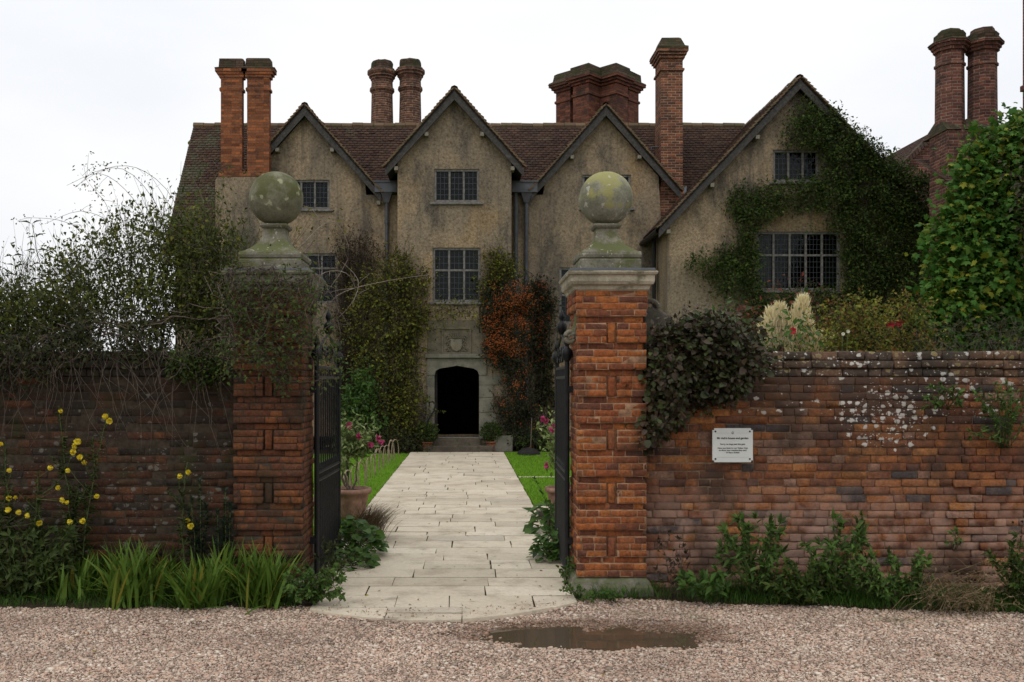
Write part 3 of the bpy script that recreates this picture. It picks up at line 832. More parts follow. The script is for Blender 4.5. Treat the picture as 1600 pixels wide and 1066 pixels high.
# ================================================================ brick panels
def bricks(rects, origin, u, nrm, rng, bev=.0028, jit=.0018, depth=.05):
    "rects: (u0, v0, u1, v1, proud) -> rounded bricks standing on a plane"
    R = np.asarray(rects, float); n = len(R)
    u = np.asarray(u, float); w = np.asarray(nrm, float); v = np.array((0, 0, 1.0))
    J = lambda: rng.normal(0, jit, n)
    def ring(inset, out, j=True):
        a = [(R[:, 0] + inset, R[:, 1] + inset), (R[:, 2] - inset, R[:, 1] + inset), (R[:, 2] - inset, R[:, 3] - inset), (R[:, 0] + inset, R[:, 3] - inset)]
        o_ = R[:, 4] + out
        return [np.asarray(origin) + (p + J() * j)[:, None] * u + (q + J() * j)[:, None] * v + (o_ + J() * j * .6)[:, None] * w for p, q in a]
    rings = ring(0, -depth, False) + ring(0, -bev) + ring(bev * 1.2, 0)
    V = np.stack(rings, 1)
    f = [(0, 1, 5, 4), (1, 2, 6, 5), (2, 3, 7, 6), (3, 0, 4, 7), (4, 5, 9, 8), (5, 6, 10, 9), (6, 7, 11, 10), (7, 4, 8, 11), (8, 9, 10, 11)]
    F = np.array(f)[None] + (np.arange(n) * 12)[:, None, None]
    return V.reshape(-1, 3), F.reshape(-1, 4)

def coursed(u0, u1, v0, v1, h, L, rng, proud=lambda u, v: 0, mort=.0078, wear=.0035):
    out = []; v = v0; k = 0
    while v < v1 - h * .4:
        u = u0 - rng.uniform(0, L)
        k += 1
        vv = min(v + h, v1)
        while u < u1:
            w = L * (rng.uniform(.93, 1.05) if rng.random() < .55 else rng.uniform(.44, .54))
            a, b = max(u, u0), min(u + w, u1)
            if b - a > .03:
                m = mort * rng.uniform(.7, 1.4)
                dv = rng.normal(0, .0022)
                p = proud((a + b) / 2, v) + rng.normal(0, wear)
                if rng.random() < .03: p -= rng.uniform(.002, .005)
                out.append((a + m / 2, v + m / 2 + dv, b - m / 2, vv - m / 2 + dv, p))
            u += w
        v = vv
    return out

def garden_wall(name, label, x0, x1, mats, seed, proud=lambda u, v: 0):
    r = np.random.default_rng(seed)
    root = empty(name, ((x0 + x1) / 2, 8.2, 0), label=label, cat='wall', group='brick garden walls')
    Yw = 8.05
    core = MB(); core.box(x0, x1, Yw + .003, Yw + .36, -.1, 1.86); core.build('mortar', M[mats[2]], root)
    V, F = bricks(coursed(x0, x1, .16, 1.86, .068, .225, r, proud), (0, Yw, 0), (1, 0, 0), (0, -1, 0), r)
    V2, F2 = bricks(coursed(x0, x1, -.05, .16, .068, .225, r, lambda u, v: .035), (0, Yw, 0), (1, 0, 0), (0, -1, 0), r, depth=.08)
    np_mesh('brickwork', *joined([(V, F), (V2, F2)]), M[mats[0]], root)
    # two oversailing courses and a weathered top
    A = coursed(x0, x1, 1.862, 1.932, .07, .24, r, lambda u, v: .016)
    B = coursed(x0, x1, 1.934, 2.002, .068, .24, r, lambda u, v: .038)
    V, F = bricks(A + B, (0, Yw, 0), (1, 0, 0), (0, -1, 0), r, .005, .003, .08)
    ca = coursed(x0, x1, 2.004, 2.085, .081, .23, r, lambda u, v: .03)
    V3, F3 = bricks(ca, (0, Yw, 0), (1, 0, 0), (0, -1, 0), r, .009, .003, .09)
    np_mesh('coping', *joined([(V, F), (V3, F3)]), M[mats[1]], root)
    top = MB(); top.box(x0, x1, Yw + .02, Yw + .36, 1.862, 2.075); top.build('coping_core', M[mats[1]], root)
    return root
def proud_right(u, v):
    b = .022 if (4.27 < u < 4.66 and v < 1.07) else 0
    return b + .011 + .005 * math.sin(u * 1.3 + v * 2)
PIER_R, PIER_L = 1.234, -1.673
garden_wall('garden_wall', 'weathered orange brick garden wall carrying the white sign, right of the gate', PIER_R + .3, 8.2, ('wall_brick', 'coping_brick', 'mortar'), 3, proud_right)
garden_wall('garden_wall', 'dark shaded brick garden wall left of the gate with the twiggy shrub above', -8.2, PIER_L - .3, ('shaded_wall_brick', 'dark_coping', 'dark_mortar'), 4)

# swept ramp that joins the right wall to its pier
root = empty('wall_ramp', (1.7, 8.2, 2.09), label='lichened curved stone ramp between the right gate pier and the garden wall', cat='wall ramp')
prof = []
for k in range(13):
    a = pi / 2 * k / 12
    prof.append((1.545 + .36 * sin(a), 2.09 + .385 * cos(a) if k < 12 else 2.095))
mb = MB(); mb.prism([(1.545, 2.09)] + [(1.905, 2.09)] + [(x, z) for x, z in prof[::-1][1:]], 8.06, 8.34)
mb.build('ramp', M['wall_ramp'], root, bevel=.02)
mb = MB()
sc = []
for k in range(26):
    a = k / 25 * 3.4 * pi / 1.6; r_ = .075 * (1 - k / 30)
    sc.append((1.60 + r_ * cos(a), 8.075, 2.46 + r_ * sin(a)))
mb.tube(sc, .028, .014, 6)
mb.build('scroll', M['wall_ramp'], root, smooth=True)

# ================================================================ gate piers
def pier(cx, label, brick, seed, ball):
    r = np.random.default_rng(seed)
    hw, yf, dep = .27, 7.885, .60
    root = empty('gate_pier', (cx, yf + dep / 2, 0), label=label, cat='gate pier', group='brick gate piers')
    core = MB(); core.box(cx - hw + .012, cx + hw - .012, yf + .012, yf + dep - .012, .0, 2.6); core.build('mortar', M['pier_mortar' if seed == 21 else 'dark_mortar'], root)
    h = .0566
    parts = []; beds = []
    for (org, u, nrm, wid, front) in (((cx - hw, yf, 0), (1, 0, 0), (0, -1, 0), 2 * hw, True),
                                      ((cx + hw, yf, 0), (0, 1, 0), (1, 0, 0), dep, False),
                                      ((cx - hw, yf + dep, 0), (0, -1, 0), (-1, 0, 0), dep, False),
                                      ((cx + hw, yf + dep, 0), (-1, 0, 0), (0, 1, 0), 2 * hw, False)):
        rects = []; bed = []
        nrow = 43
        for row in range(nrow):
            v = .165 + row * h
            ph = (row + 5) % 8                         # 0-2 blocks with an upright between, 3 recess, 4-6 band, 7 recess
            m = .0068 * r.uniform(.8, 1.3)
            def run(a, b, proud, off):
                u_ = a - ((off + r.uniform(0, .35)) % 1) * .21; bed.append((a + .004, v, b - .004, v + h, proud - .0045))
                while u_ < b:
                    w = .21 * r.uniform(.95, 1.05) if r.random() < .5 else .105
                    p, q = max(a, u_), min(b, u_ + w)
                    if q - p > .025: rects.append((p + m / 2, v + m / 2 + r.normal(0, .0012), q - m / 2, v + h - m / 2 + r.normal(0, .0012), proud + r.normal(0, .0025)))
                    u_ += w
            if row >= nrow - 3: run(-.034, wid + .034, .036, row * .5)
            elif not front:
                if ph in (3, 7): run(0, wid, .004, row * .5)
                else: run(0, wid, .010, row * .5)
            elif ph in (0, 1, 2):
                run(-.028, wid * .42, .036, row * .5); run(wid * .58, wid + .028, .036, row * .5 + .3)
                if ph == 0: rects.append((wid * .445, v + .004, wid * .555, v + h * 3 - .004, .018))
            elif ph in (3, 7): run(0, wid, .004, row * .5)
            else: run(-.028, wid + .028, .036, row * .5)
        parts.append(bricks(rects, org, u, nrm, r, .004, .0018, .06)); beds.append(bricks(bed, org, u, nrm, r, .001, .0005, .05))
    np_mesh('brick_shaft', *joined(parts), M[brick], root)
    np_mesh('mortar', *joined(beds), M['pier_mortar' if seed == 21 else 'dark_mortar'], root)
    cy = yf + dep / 2; asp = (dep / 2) / hw
    mb = MB(); mb.sqlathe([(hw + .075, -.05), (hw + .075, .06), (hw + .07, .085), (hw + .055, .10), (hw + .05, .13), (hw + .02, .155), (hw, .166)], cx, cy, asp=asp)
    mb.build('plinth', M['plinth_stone'], root, bevel=.008, jit=.004, seed=seed)
    mb = MB(); mb.sqlathe([(hw + .03, 2.585), (hw + .045, 2.60), (hw + .05, 2.625), (hw + .075, 2.64), (hw + .085, 2.665), (hw + .085, 2.715), (hw + .1, 2.72), (hw + .11, 2.742), (hw + .10, 2.752)], cx, cy, asp=asp)
    mb.build('cornice', M['cornice_stone'] if seed == 21 else M['plinth_stone'], root, bevel=.005, jit=.002, seed=seed)
    mb = MB(); mb.sqlathe([(hw + .075, 2.748), (hw + .09, 2.755), (hw + .085, 2.775), (hw, 2.785)], cx, cy, asp=asp)
    mb.build('lead_cover', M['lead'], root)
    prof = [(.262, 2.775), (.264, 2.86), (.25, 2.875), (.262, 2.882), (.268, 2.905), (.262, 2.93), (.235, 2.938)]
    for k in range(9):
        t = k / 8; prof.append((.095 + .14 * (1 - t) ** 2.5, 2.94 + .215 * t))
    prof += [(.11, 3.162), (.122, 3.178), (.118, 3.196), (.09, 3.204)]
    mb = MB(); mb.sqlathe(prof, cx, cy)
    mb.build('finial_base', M['base_moss'], root, bevel=.004)
    me = bpy.data.meshes.new('ball'); bm = bmesh.new(); bmesh.ops.create_uvsphere(bm, u_segments=48, v_segments=28, radius=.237)
    rr = random.Random(seed)
    for v in bm.verts:
        d = 1 + .006 * math.sin(v.co.x * 17 + seed) * math.sin(v.co.z * 13) + .004 * math.sin(v.co.y * 31 + v.co.x * 23)
        v.co *= d; v.co += Vector((cx, cy, 3.432))
    bm.to_mesh(me); bm.free(); me.materials.append(M[ball]); me.polygons.foreach_set('use_smooth', [True] * len(me.polygons))
    b = bpy.data.objects.new('ball', me); COL.objects.link(b); parent_to(b, root)
    return root
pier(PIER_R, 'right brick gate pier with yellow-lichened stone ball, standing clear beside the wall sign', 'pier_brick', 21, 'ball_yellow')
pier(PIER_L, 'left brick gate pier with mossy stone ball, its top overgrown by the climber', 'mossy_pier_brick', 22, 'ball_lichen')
# stone volute on the gate side of the right pier
mb = MB(); sc = []
for k in range(30):
    a = k / 29 * 3.6 * pi; r_ = .062 * (1 - k / 34)
    sc.append((.905 + r_ * cos(a), 8.02, 2.20 + r_ * sin(a)))
mb.tube(sc, .024, .012, 6); mb.tube([(.93, 8.02, 2.22), (.965, 8.05, 2.36), (.97, 8.1, 2.42)], .03, .02, 6)
o = mb.build('stone_volute', M['base_moss'], smooth=True); tag(o, 'small carved stone volute set against the right gate pier', 'stone scroll')

# ================================================================ iron gates
def gate(hx, fx, label):
    y0, y1 = 8.3, 9.48
    root = empty('iron_gate', (hx, y0, 0), label=label, cat='gate', group='open iron gates')
    at = lambda t, z: (hx + (fx - hx) * t, y0 + (y1 - y0) * t, z)
    f = MB()
    for t in (0, 1): f.tube([at(t, .06), at(t, 2.0)], .022, None, 8)
    for z in (.12, .93, 1.0, 1.86, 1.95): f.tube([at(0, z), at(1, z)], .016, None, 6)
    f.build('frame', M['black_iron'], root)
    b = MB()
    for k in range(1, 11): b.tube([at(k / 11, .12), at(k / 11, 1.95)], .0095, None, 6)
    b.build('bar', M['black_iron'], root)
    b = MB()
    for k in range(0, 22):
        t = (k + .5) / 22; b.tube([at(t, .12), at(t, 1.04)], .0085, None, 5); b.tube([at(t, 1.04), at(t, 1.10)], .011, .001, 5)
    b.build('dog_bar', M['black_iron'], root)
    s = MB()
    for c, sgn in ((.18, 1), (.42, -1), (.62, 1), (.84, -1)):
        pts = []
        for k in range(22):
            a = k / 21 * 3.2 * pi; r_ = .095 * (1 - k / 26)
            pts.append(at(c + sgn * r_ * cos(a) / 1.18, 2.07 + r_ * sin(a)))
        s.tube(pts, .012, .008, 5)
    s.tube([at(0, 2.0), at(.25, 2.2), at(.5, 2.27), at(.75, 2.2), at(1, 2.0)], .012, None, 6)
    s.build('scrollwork', M['black_iron'], root)
    for t in (0, .5, 1):
        m = MB(); c = at(t, 0); z = 2.0 if t != .5 else 2.27
        m.lathe([(.02, z), (.034, z + .02), (.05, z + .06), (.048, z + .10), (.02, z + .125), (.016, z + .14), (.03, z + .16), (.026, z + .19), (.006, z + .24)], c[0], c[1], 10)
        m.build('finial', M['black_iron'], root, smooth=True)
    for z in (.4, 1.75):
        h = MB(); h.box(hx - .06 if hx < 0 else hx, hx if hx < 0 else hx + .06, y0 - .02, y0 + .02, z - .03, z + .03); h.build('hinge', M['black_iron'], root)
gate(-1.335, -1.30, 'left black iron gate leaf standing open against the overgrown pier')
gate(.905, .93, 'right black iron gate leaf standing open against the clear pier')

# ================================================================ sign
a = W(1112, 669, 8.0); b = W(1175, 722, 8.0)
root = empty('sign', ((a[0] + b[0]) / 2, 8.0, b[2]), label='white square-notched notice board screwed to the right garden wall', cat='sign')
x0, x1, z0, z1 = a[0], b[0], b[2], a[2]
e = .016
mb = MB()
mb.prism([(x0 + e, z0), (x1 - e, z0), (x1 - e, z0 + e), (x1, z0 + e), (x1, z1 - e), (x1 - e, z1 - e), (x1 - e, z1), (x0 + e, z1), (x0 + e, z1 - e), (x0, z1 - e), (x0, z0 + e), (x0 + e, z0 + e)], 7.975, 7.990)
mb.build('panel', M['sign_face'], root)
mb = MB(); mb.box(x0 + .03, x1 - .03, 7.990, 8.04, z0 + .03, z1 - .03); mb.build('backing', M['sign_edge'], root)
for bx in (x0 + .026, x1 - .026):
    for bz in (z0 + .028, z1 - .028):
        mb = MB(); V = []
        n_ = 12
        V = [(bx + .0085 * cos(2 * pi * k / n_), 7.976, bz + .0085 * sin(2 * pi * k / n_)) for k in range(n_)] + [(bx + .006 * cos(2 * pi * k / n_), 7.969, bz + .006 * sin(2 * pi * k / n_)) for k in range(n_)]
        mb.add(V, [(k, (k + 1) % n_, n_ + (k + 1) % n_, n_ + k) for k in range(n_)] + [tuple(range(n_, 2 * n_))]); mb.build('bolt', M['black_iron'], root)
def text(body, cx, z, size, y=7.9735, mat='sign_ink', bold=0):
    c = bpy.data.curves.new('lettering', 'FONT'); c.body = body; c.size = size; c.align_x = 'CENTER'; c.extrude = .0004; c.offset = bold
    tmp = bpy.data.objects.new('lettering', c); COL.objects.link(tmp)
    dg = bpy.context.evaluated_depsgraph_get(); me = bpy.data.meshes.new_from_object(tmp.evaluated_get(dg))
    bpy.data.objects.remove(tmp); bpy.data.curves.remove(c)
    t = bpy.data.objects.new('lettering', me); COL.objects.link(t); t.location = (cx, y, z); t.rotation_euler = (pi / 2, 0, 0)
    me.materials.clear(); me.materials.append(M[mat]); parent_to(t, root); return t
cx = (x0 + x1) / 2; hgt = z1 - z0
L_ = [("Mr Ash\u2019s house and garden", .305, .0245, .0006), ("Sorry, no dogs past this gate", .475, .0185, .0003), ("Have you been to our Visitor Hub", .59, .0185, .0003),
      ("to show your membership card", .655, .0185, .0003), ("or buy a ticket?", .72, .0185, .0003)]
for s_, f_, sz, bo in L_: text(s_, cx, z1 - f_ * hgt - .004, sz, bold=bo)
mb = MB()                                               # little leaf sprig above the words, and two hair lines
for dx, dz, an in ((-.007, .002, 2.2), (.006, .005, .8), (-.006, -.006, 2.9), (.007, -.005, .2), (0, -.008, -1.2), (0, .008, 1.57)):
    px_, pz_ = cx + dx, z1 - .135 * hgt + dz; c_, s2 = cos(an), sin(an)
    q = [(-.005, 0), (0, .003), (.006, 0), (0, -.003)]
    mb.add([(px_ + u_ * c_ - v_ * s2, 7.9735, pz_ + u_ * s2 + v_ * c_) for u_, v_ in q], [(0, 1, 2, 3)])
mb.build('emblem', M['sign_ink'], root)
for za, xa, xb in ((z1 - .145 * hgt, x0 + .035, cx - .035), (z1 - .145 * hgt, cx + .035, x1 - .035), (z0 + .145 * hgt, x0 + .035, x1 - .035)):
    mb = MB(); mb.box(xa, xb, 7.9735, 7.976, za, za + .0012); mb.build('rule_line', M['sign_edge'], root)

# ================================================================ the house
Y0, YP, YW = 26.5, 25.1, 24.4                     # main front, porch front, wing front
house = empty('manor_house', (0, 28, 0), label='old ochre rendered manor house with four gables and tall brick chimneys behind the gate', cat='house')

def rect(pxr, Y):
    a = W(pxr[0], pxr[1], Y); b = W(pxr[2], pxr[3], Y)
    return a[0], b[0], b[2], a[2]                 # x0, x1, z0, z1

def wall_with_holes(name, outline, holes, Y, back, reveal=.16, mat='roughcast'):
    "front face with true openings; outline (XZ) extruded back, openings get reveals"
    bm = bmesh.new()
    def loop(pts, y): return [bm.verts.new((x, y, z)) for x, z in pts]
    edges = []
    out = loop(outline, Y)
    for i in range(len(out)): edges.append(bm.edges.new((out[i], out[(i + 1) % len(out)])))
    hs_ = []
    for h in holes:
        l = loop(h, Y); hs_.append(l)
        for i in range(len(l)): edges.append(bm.edges.new((l[i], l[(i + 1) % len(l)])))
    bmesh.ops.triangle_fill(bm, use_beauty=True, use_dissolve=False, edges=edges)
    for l, h, d in [(out, outline, back)] + [(l, h, reveal) for l, h in zip(hs_, holes)]:
        bk = loop(h, Y + d)
        for i in range(len(l)):
            j = (i + 1) % len(l); bm.faces.new((l[i], l[j], bk[j], bk[i]))
    bmesh.ops.recalc_face_normals(bm, faces=bm.faces)
    me = bpy.data.meshes.new(name); bm.to_mesh(me); bm.free(); box_uv(me); me.materials.append(M[mat])
    o = bpy.data.objects.new(name, me); COL.objects.link(o); parent_to(o, house)
    return o
def quad_hole(r): x0, x1, z0, z1 = r; return [(x0, z0), (x1, z0), (x1, z1), (x0, z1)]

def window(r, Y, lights, rows=None, sill=True, curtains=(), label=None):
    "timber casement set in the wall: frame > mullions; leaded panes; sill"
    x0, x1, z0, z1 = r
    fw, mw = .065, .055
    fr = MB(); ya, yb = Y + .035, Y + .13
    fr.box(x0 - .01, x1 + .01, ya, yb, z1 - fw, z1 + .012); fr.box(x0 - .01, x1 + .01, ya, yb, z0 - .012, z0 + fw)
    fr.box(x0 - .012, x0 + fw, ya + .003, yb, z0 + fw, z1 - fw); fr.box(x1 - fw, x1 + .012, ya + .003, yb, z0 + fw, z1 - fw)
    xs = np.linspace(x0 + fw - mw / 2, x1 - fw + mw / 2, lights + 1)
    for x in xs[1:-1]: fr.box(x - mw / 2, x + mw / 2, ya + .004, yb, z0 + fw, z1 - fw)
    zr = [z0 + fw] + [z for z in (rows or [])] + [z1 - fw]
    for i in range(lights):
        for z in zr[1:-1]:
            fr.box(xs[i] + mw / 2, xs[i + 1] - mw / 2, ya + .008, yb, z - mw / 2, z + mw / 2)
    o = fr.build('window', M['window_oak'], house, bevel=.006, seg=1)
    if label: o['label'] = label
    p = MB(); p.box(x0 + .02, x1 - .02, Y + .095, Y + .103, z0 + .02, z1 - .02); p.build('pane', M['old_glass'], o)
    ld = MB()
    for i in range(lights):
        a, b = xs[i] + mw / 2, xs[i + 1] - mw / 2
        for k in range(len(zr) - 1):
            c = zr[k] + (mw / 2 if k else 0); d = zr[k + 1] - (mw / 2 if k < len(zr) - 2 else 0)
            nx_ = max(2, round((b - a) / .105)); nz_ = max(2, round((d - c) / .15))
            for q in range(1, nx_): x = a + (b - a) * q / nx_; ld.box(x - .006, x + .006, Y + .088, Y + .097, c, d)
            for q in range(1, nz_): z = c + (d - c) * q / nz_; ld.box(a, b, Y + .089, Y + .0965, z - .006, z + .006)
    ld.build('leading', M['leading'], o)
    if sill:
        s = MB(); s.box(x0 - .1, x1 + .1, Y - .07, Y + .04, z0 - .075, z0 - .013); s.build('sill', M['window_oak'], o, bevel=.01, seg=1)
    for i in curtains:
        a, b = xs[i], xs[i + 1]; V = []; n_ = 25
        for q in range(n_):
            x = a + (b - a) * q / (n_ - 1); y = Y + .2 + .018 * math.sin(q * 1.9 + i)
            V += [(x, y, z0), (x, y, z1)]
        c = MB(); c.add(V, [(2 * q, 2 * q + 2, 2 * q + 3, 2 * q + 1) for q in range(n_ - 1)]); c.build('curtain', M['curtain'], o, smooth=True)
    return o

# ---- openings
W1 = rect((447, 281, 515, 327), Y0); W2 = rect((456, 396, 527, 474), Y0)
M3 = rect((874, 418, 946, 506), Y0); M4 = rect((910, 273, 986, 325), Y0)
P1 = rect((678, 264, 749, 316), YP); P2 = rect((676, 387, 751, 472), YP)
U1 = rect((1208, 234, 1280, 284), YW); L1 = rect((1182, 362, 1313, 454), YW)
DR = [W(*p, YP) for p in ((679, 686), (748.5, 686), (748.5, 586), (746, 579.5), (740, 576), (728, 574), (714, 571.5), (700, 574), (687, 576), (681, 579.5), (679, 586))]
DOOR = [(p[0], p[2]) for p in DR]

# ---- walls
G1x, G3x, GP, GW = -4.57, 3.966, -.31, 8.70
main_out = [(-8.3, -.1), (5.6, -.1), (5.6, 6.0), (5.5, 7.72), (G3x, 9.46), (2.25, 7.5), (2.2, 7.2), (-2.85, 7.2), (-2.87, 7.5), (G1x, 9.46), (-6.3, 7.5), (-6.32, 6.05), (-8.3, 6.05)]
wall_with_holes('main_wall', main_out, [quad_hole(r) for r in (W1, W2, M3, M4)] + [[(GP - 1.3, .36), (GP + 1.3, .36), (GP + 1.3, 3.2), (GP - 1.3, 3.2)], [(GP - 1.3, 3.45), (GP + 1.3, 3.45), (GP + 1.3, 5.85), (GP - 1.3, 5.85)]], Y0, 1.2)
pw = 1.54
wall_with_holes('porch_wall', [(GP - pw, -.1), (GP + pw, -.1), (GP + pw, 7.86), (GP, 9.5), (GP - pw, 7.86)], [quad_hole(P1), quad_hole(P2), DOOR], YP, 2.4)
wall_with_holes('wing_wall', [(5.30, -.1), (12.1, -.1), (12.1, 6.0), (GW, 9.56), (5.30, 6.0)], [quad_hole(U1), quad_hole(L1)], YW, 5)
mb = MB(); mb.box(-8.3, 12.1, 32.0, 32.3, -.1, 6.3); mb.box(-8.3, -8.1, 26.6, 32, -.1, 6.0)
mb.prism([(-8.29, 6.0), (-8.11, 6.0), (-8.11, 6.01), (-8.29, 6.01)], 26.7, 31.9)
mb.build('rear_wall', M['roughcast'], house)
mb = MB(); V = [(-8.2, 26.9, 5.9), (-8.2, 29.0, 9.7), (-8.2, 31.6, 5.9)]
mb.add(V + [(x - .1, y, z) for x, y, z in V], [(0, 1, 2), (3, 5, 4), (0, 3, 4, 1), (1, 4, 5, 2)]); mb.build('end_gable', M['roughcast'], house)
mb = MB(); mb.box(-8.1, 12, 25.3, 32, .28, .30); mb.box(-8.1, 12, 26.65, 32, 3.2, 3.3); mb.box(GP - 1.4, GP + 1.4, 25.3, 26.6, 3.35, 3.42); mb.box(5.5, 12, 24.6, 32, 3.36, 3.44); mb.box(5.4, 12, 24.6, 26.64, 5.86, 5.95); mb.prism([(5.4, 5.96), (12, 5.96), (GW, 9.5)], 29.2, 29.3)
mb.box(-8.1, 12, 29.6, 29.7, .3, 6.0); mb.box(-8.1, 12, 26.65, 32, 5.9, 5.98)
mb.build('interior_floor', M['dark_interior'], house)

# ---- roofs of single tiles
def tiles(origin, along, down, length, slope_len, rng, course=.105, tw=.17, lift=.022):
    along, down = unit(np.array(along, float)), unit(np.array(down, float)); nrm = np.cross(along, down)
    if nrm[2] < 0: nrm = -nrm
    nr, nc = int(slope_len / course), int(length / tw) + 1
    i, k = np.meshgrid(np.arange(nr), np.arange(nc), indexing='ij'); i, k = i.ravel(), k.ravel()
    u0 = k * tw - (i % 2) * tw / 2; u1 = u0 + tw - .008
    u0, u1 = np.clip(u0, 0, length), np.clip(u1, 0, length); ok = (u1 - u0) > .02
    i, u0, u1 = i[ok], u0[ok], u1[ok]; n = len(i)
    v0 = i * course - .03; v1 = (i + 1) * course + rng.normal(0, .006, n)
    sag = .03 * np.sin(u0 * .9 + 1) * np.sin(v0 * .5)
    l0 = .006 + sag; l1 = lift + sag + np.abs(rng.normal(0, .006, n))
    o_ = np.asarray(origin, float)
    pt = lambda u, v, h: o_ + u[:, None] * along + v[:, None] * down + np.broadcast_to(h, u.shape)[:, None] * nrm
    V = np.stack([pt(u0, v0, l0), pt(u1, v0, l0), pt(u1, v1, l1), pt(u0, v1, l1), pt(u0, v0, l0 - .02), pt(u1, v0, l0 - .02), pt(u1, v1, l1 - .02), pt(u0, v1, l1 - .02)], 1)
    f = np.array([(0, 1, 2, 3), (3, 2, 6, 7), (0, 3, 7, 4), (1, 5, 6, 2)])
    return V.reshape(-1, 3), (f[None] + (np.arange(n) * 8)[:, None, None]).reshape(-1, 4)
rt = np.random.default_rng(12)
RZ, RY = 9.88, 29.0
sl = unit(np.array((0, -1.0, -1.5)))
slen = 3.0 * sqrt(1 + 1.5 ** 2)
roof_parts = [tiles((-8.5, RY, RZ), (1, 0, 0), sl, 2.2, 3.0 * sqrt(3.25) * .99, rt, lift=.034), tiles((-6.3, RY, RZ), (1, 0, 0), sl, 15.1, 2.3 * sqrt(3.25), rt, lift=.034)]
core = MB()
for xa, xb, dy in ((-8.45, -6.3, 2.9), (-6.3, 8.75, 2.28)):
    core.add([(xa, RY, RZ - .02), (xb, RY, RZ - .02), (xb, RY - dy, RZ - .02 - dy * 1.5), (xa, RY - dy, RZ - .02 - dy * 1.5), (xa, RY, RZ - .14), (xb, RY, RZ - .14), (xb, RY - dy, RZ - .14 - dy * 1.5), (xa, RY - dy, RZ - .14 - dy * 1.5)],
         [(0, 3, 2, 1), (4, 5, 6, 7), (0, 4, 7, 3), (1, 2, 6, 5), (3, 7, 6, 2)])
core.add([(-8.45, RY, RZ - .02), (9, RY, RZ - .02), (9, RY + 3, RZ - 3.9), (-8.45, RY + 3, RZ - 3.9)], [(0, 1, 2, 3)])
def gable_roof(cx, zr, half, tan, yf, yb, parts, left=1, right=1, hl=None, hr=None, zdrop=.0):
    for s, on, hf in ((-1, left, hl or half), (1, right, hr or half)):
        if not on: continue
        L_ = hf * sqrt(1 + tan * tan)
        parts.append(tiles((cx, yf, zr + .06), (0, 1, 0), (s, 0, -tan), yb - yf, L_, rt, .115))
        core.add([(cx, yf + .02, zr + .05), (cx + s * hf, yf + .02, zr + .05 - tan * hf), (cx + s * hf, yb, zr + .05 - tan * hf), (cx, yb, zr + .05),
                  (cx, yf + .02, zr - .08), (cx + s * hf, yf + .02, zr - .08 - tan * hf), (cx + s * hf, yb, zr - .08 - tan * hf), (cx, yb, zr - .08)],
                 [(0, 1, 2, 3), (7, 6, 5, 4), (0, 4, 5, 1), (1, 5, 6, 2), (2, 6, 7, 3)])
gable_parts = []
T1 = 1.14
gable_roof(G1x, 9.66, 2.14, T1, Y0 - .22, 28.9, gable_parts)
gable_roof(G3x, 9.66, 2.10, T1, Y0 - .22, 28.9, gable_parts)
gable_roof(GP, 9.68, 1.84, 1.125, YP - .22, 28.9, gable_parts)
gable_roof(GW, 9.74, 3.66, 1.06, YW - .24, 29.5, gable_parts)
roof = np_mesh('roof', *joined(roof_parts + gable_parts), M['roof_tile'], house)
core.build('roof_deck', M['old_timber'], roof)
# ridge tiles
mb = MB()
def ridge(a, b, r=.11):
    a, b = np.array(a, float), np.array(b, float); n_ = int(np.linalg.norm(b - a) / .33)
    for k in range(n_):
        p = a + (b - a) * k / n_; q = a + (b - a) * (k + .97) / n_; h = random.Random(k).uniform(-.012, .012)
        mb.tube([p + (0, 0, h), q + (0, 0, h)], r * 1.03, r * .97, 8)
ridge((-8.5, RY, RZ - .03), (8.7, RY, RZ - .03)); mb.build('ridge_tile', M['verge_tile'], roof)
for c, z, y in ((G1x, 9.69, Y0 - .22), (G3x, 9.69, Y0 - .22), (GP, 9.71, YP - .22), (GW, 9.77, YW - .24)):
    mb = MB(); ridge((c, y, z - .02), (c, 28.9, z - .02)); mb.build('ridge_tile', M['verge_tile'], roof)
# bargeboards, verge tiles and purlin ends
def barge(cx, zr, half, tan, y, wdt=.155, kinds=(-1, 1), purl=()):
    for s in kinds:
        b = MB()
        x1_, z1_ = cx + s * half, zr - tan * half
        V = [(cx, zr - .03), (x1_, z1_ - .03), (x1_, z1_ - .03 - wdt * 1.3), (cx, zr - .03 - wdt * sqrt(1 + tan * tan))]
        b.prism(V, y - .05, y); b.build('bargeboard', M['old_timber'], house)
        vt = MB(); n_ = int(half * sqrt(1 + tan * tan) / .115)
        rr = random.Random(int(cx * 10) + s)
        for k in range(n_):
            t0, t1 = k / n_, (k + 1.25) / n_
            p = (cx + s * half * t0, zr - tan * half * t0); q = (cx + s * half * t1, zr - tan * half * t1)
            nx_, nz_ = s * tan / sqrt(1 + tan * tan), 1 / sqrt(1 + tan * tan)
            up = .075 + rr.uniform(-.008, .01); lo = .02
            V = [(p[0] + nx_ * lo, p[1] + nz_ * lo), (q[0] + nx_ * (lo + .03), q[1] + nz_ * (lo + .03)), (q[0] + nx_ * up * 1.25, q[1] + nz_ * up * 1.25), (p[0] + nx_ * up * .7, p[1] + nz_ * up * .7)]
            d = rr.uniform(-.015, .015); vt.prism(V, y - .11 + d, y + .1)
        vt.build('verge_tile', M['verge_tile'], house)
        for t in purl:
            m = MB(); x = cx + s * half * t; z = zr - tan * half * t - .34
            m.box(x - .05, x + .05, y - .03, y + .3, z - .05, z + .05); m.build('purlin_end', M['purlin_end'], house)
barge(G1x, 9.66, 2.16, T1, Y0 - .2, purl=(.36, .97))
barge(G3x, 9.66, 2.12, T1, Y0 - .2, purl=(.45,))
barge(GP, 9.68, 1.86, 1.125, YP - .2, purl=(.40, .84))
barge(GW, 9.74, 3.68, 1.06, YW - .22, .155, purl=(.3, .62, .93))

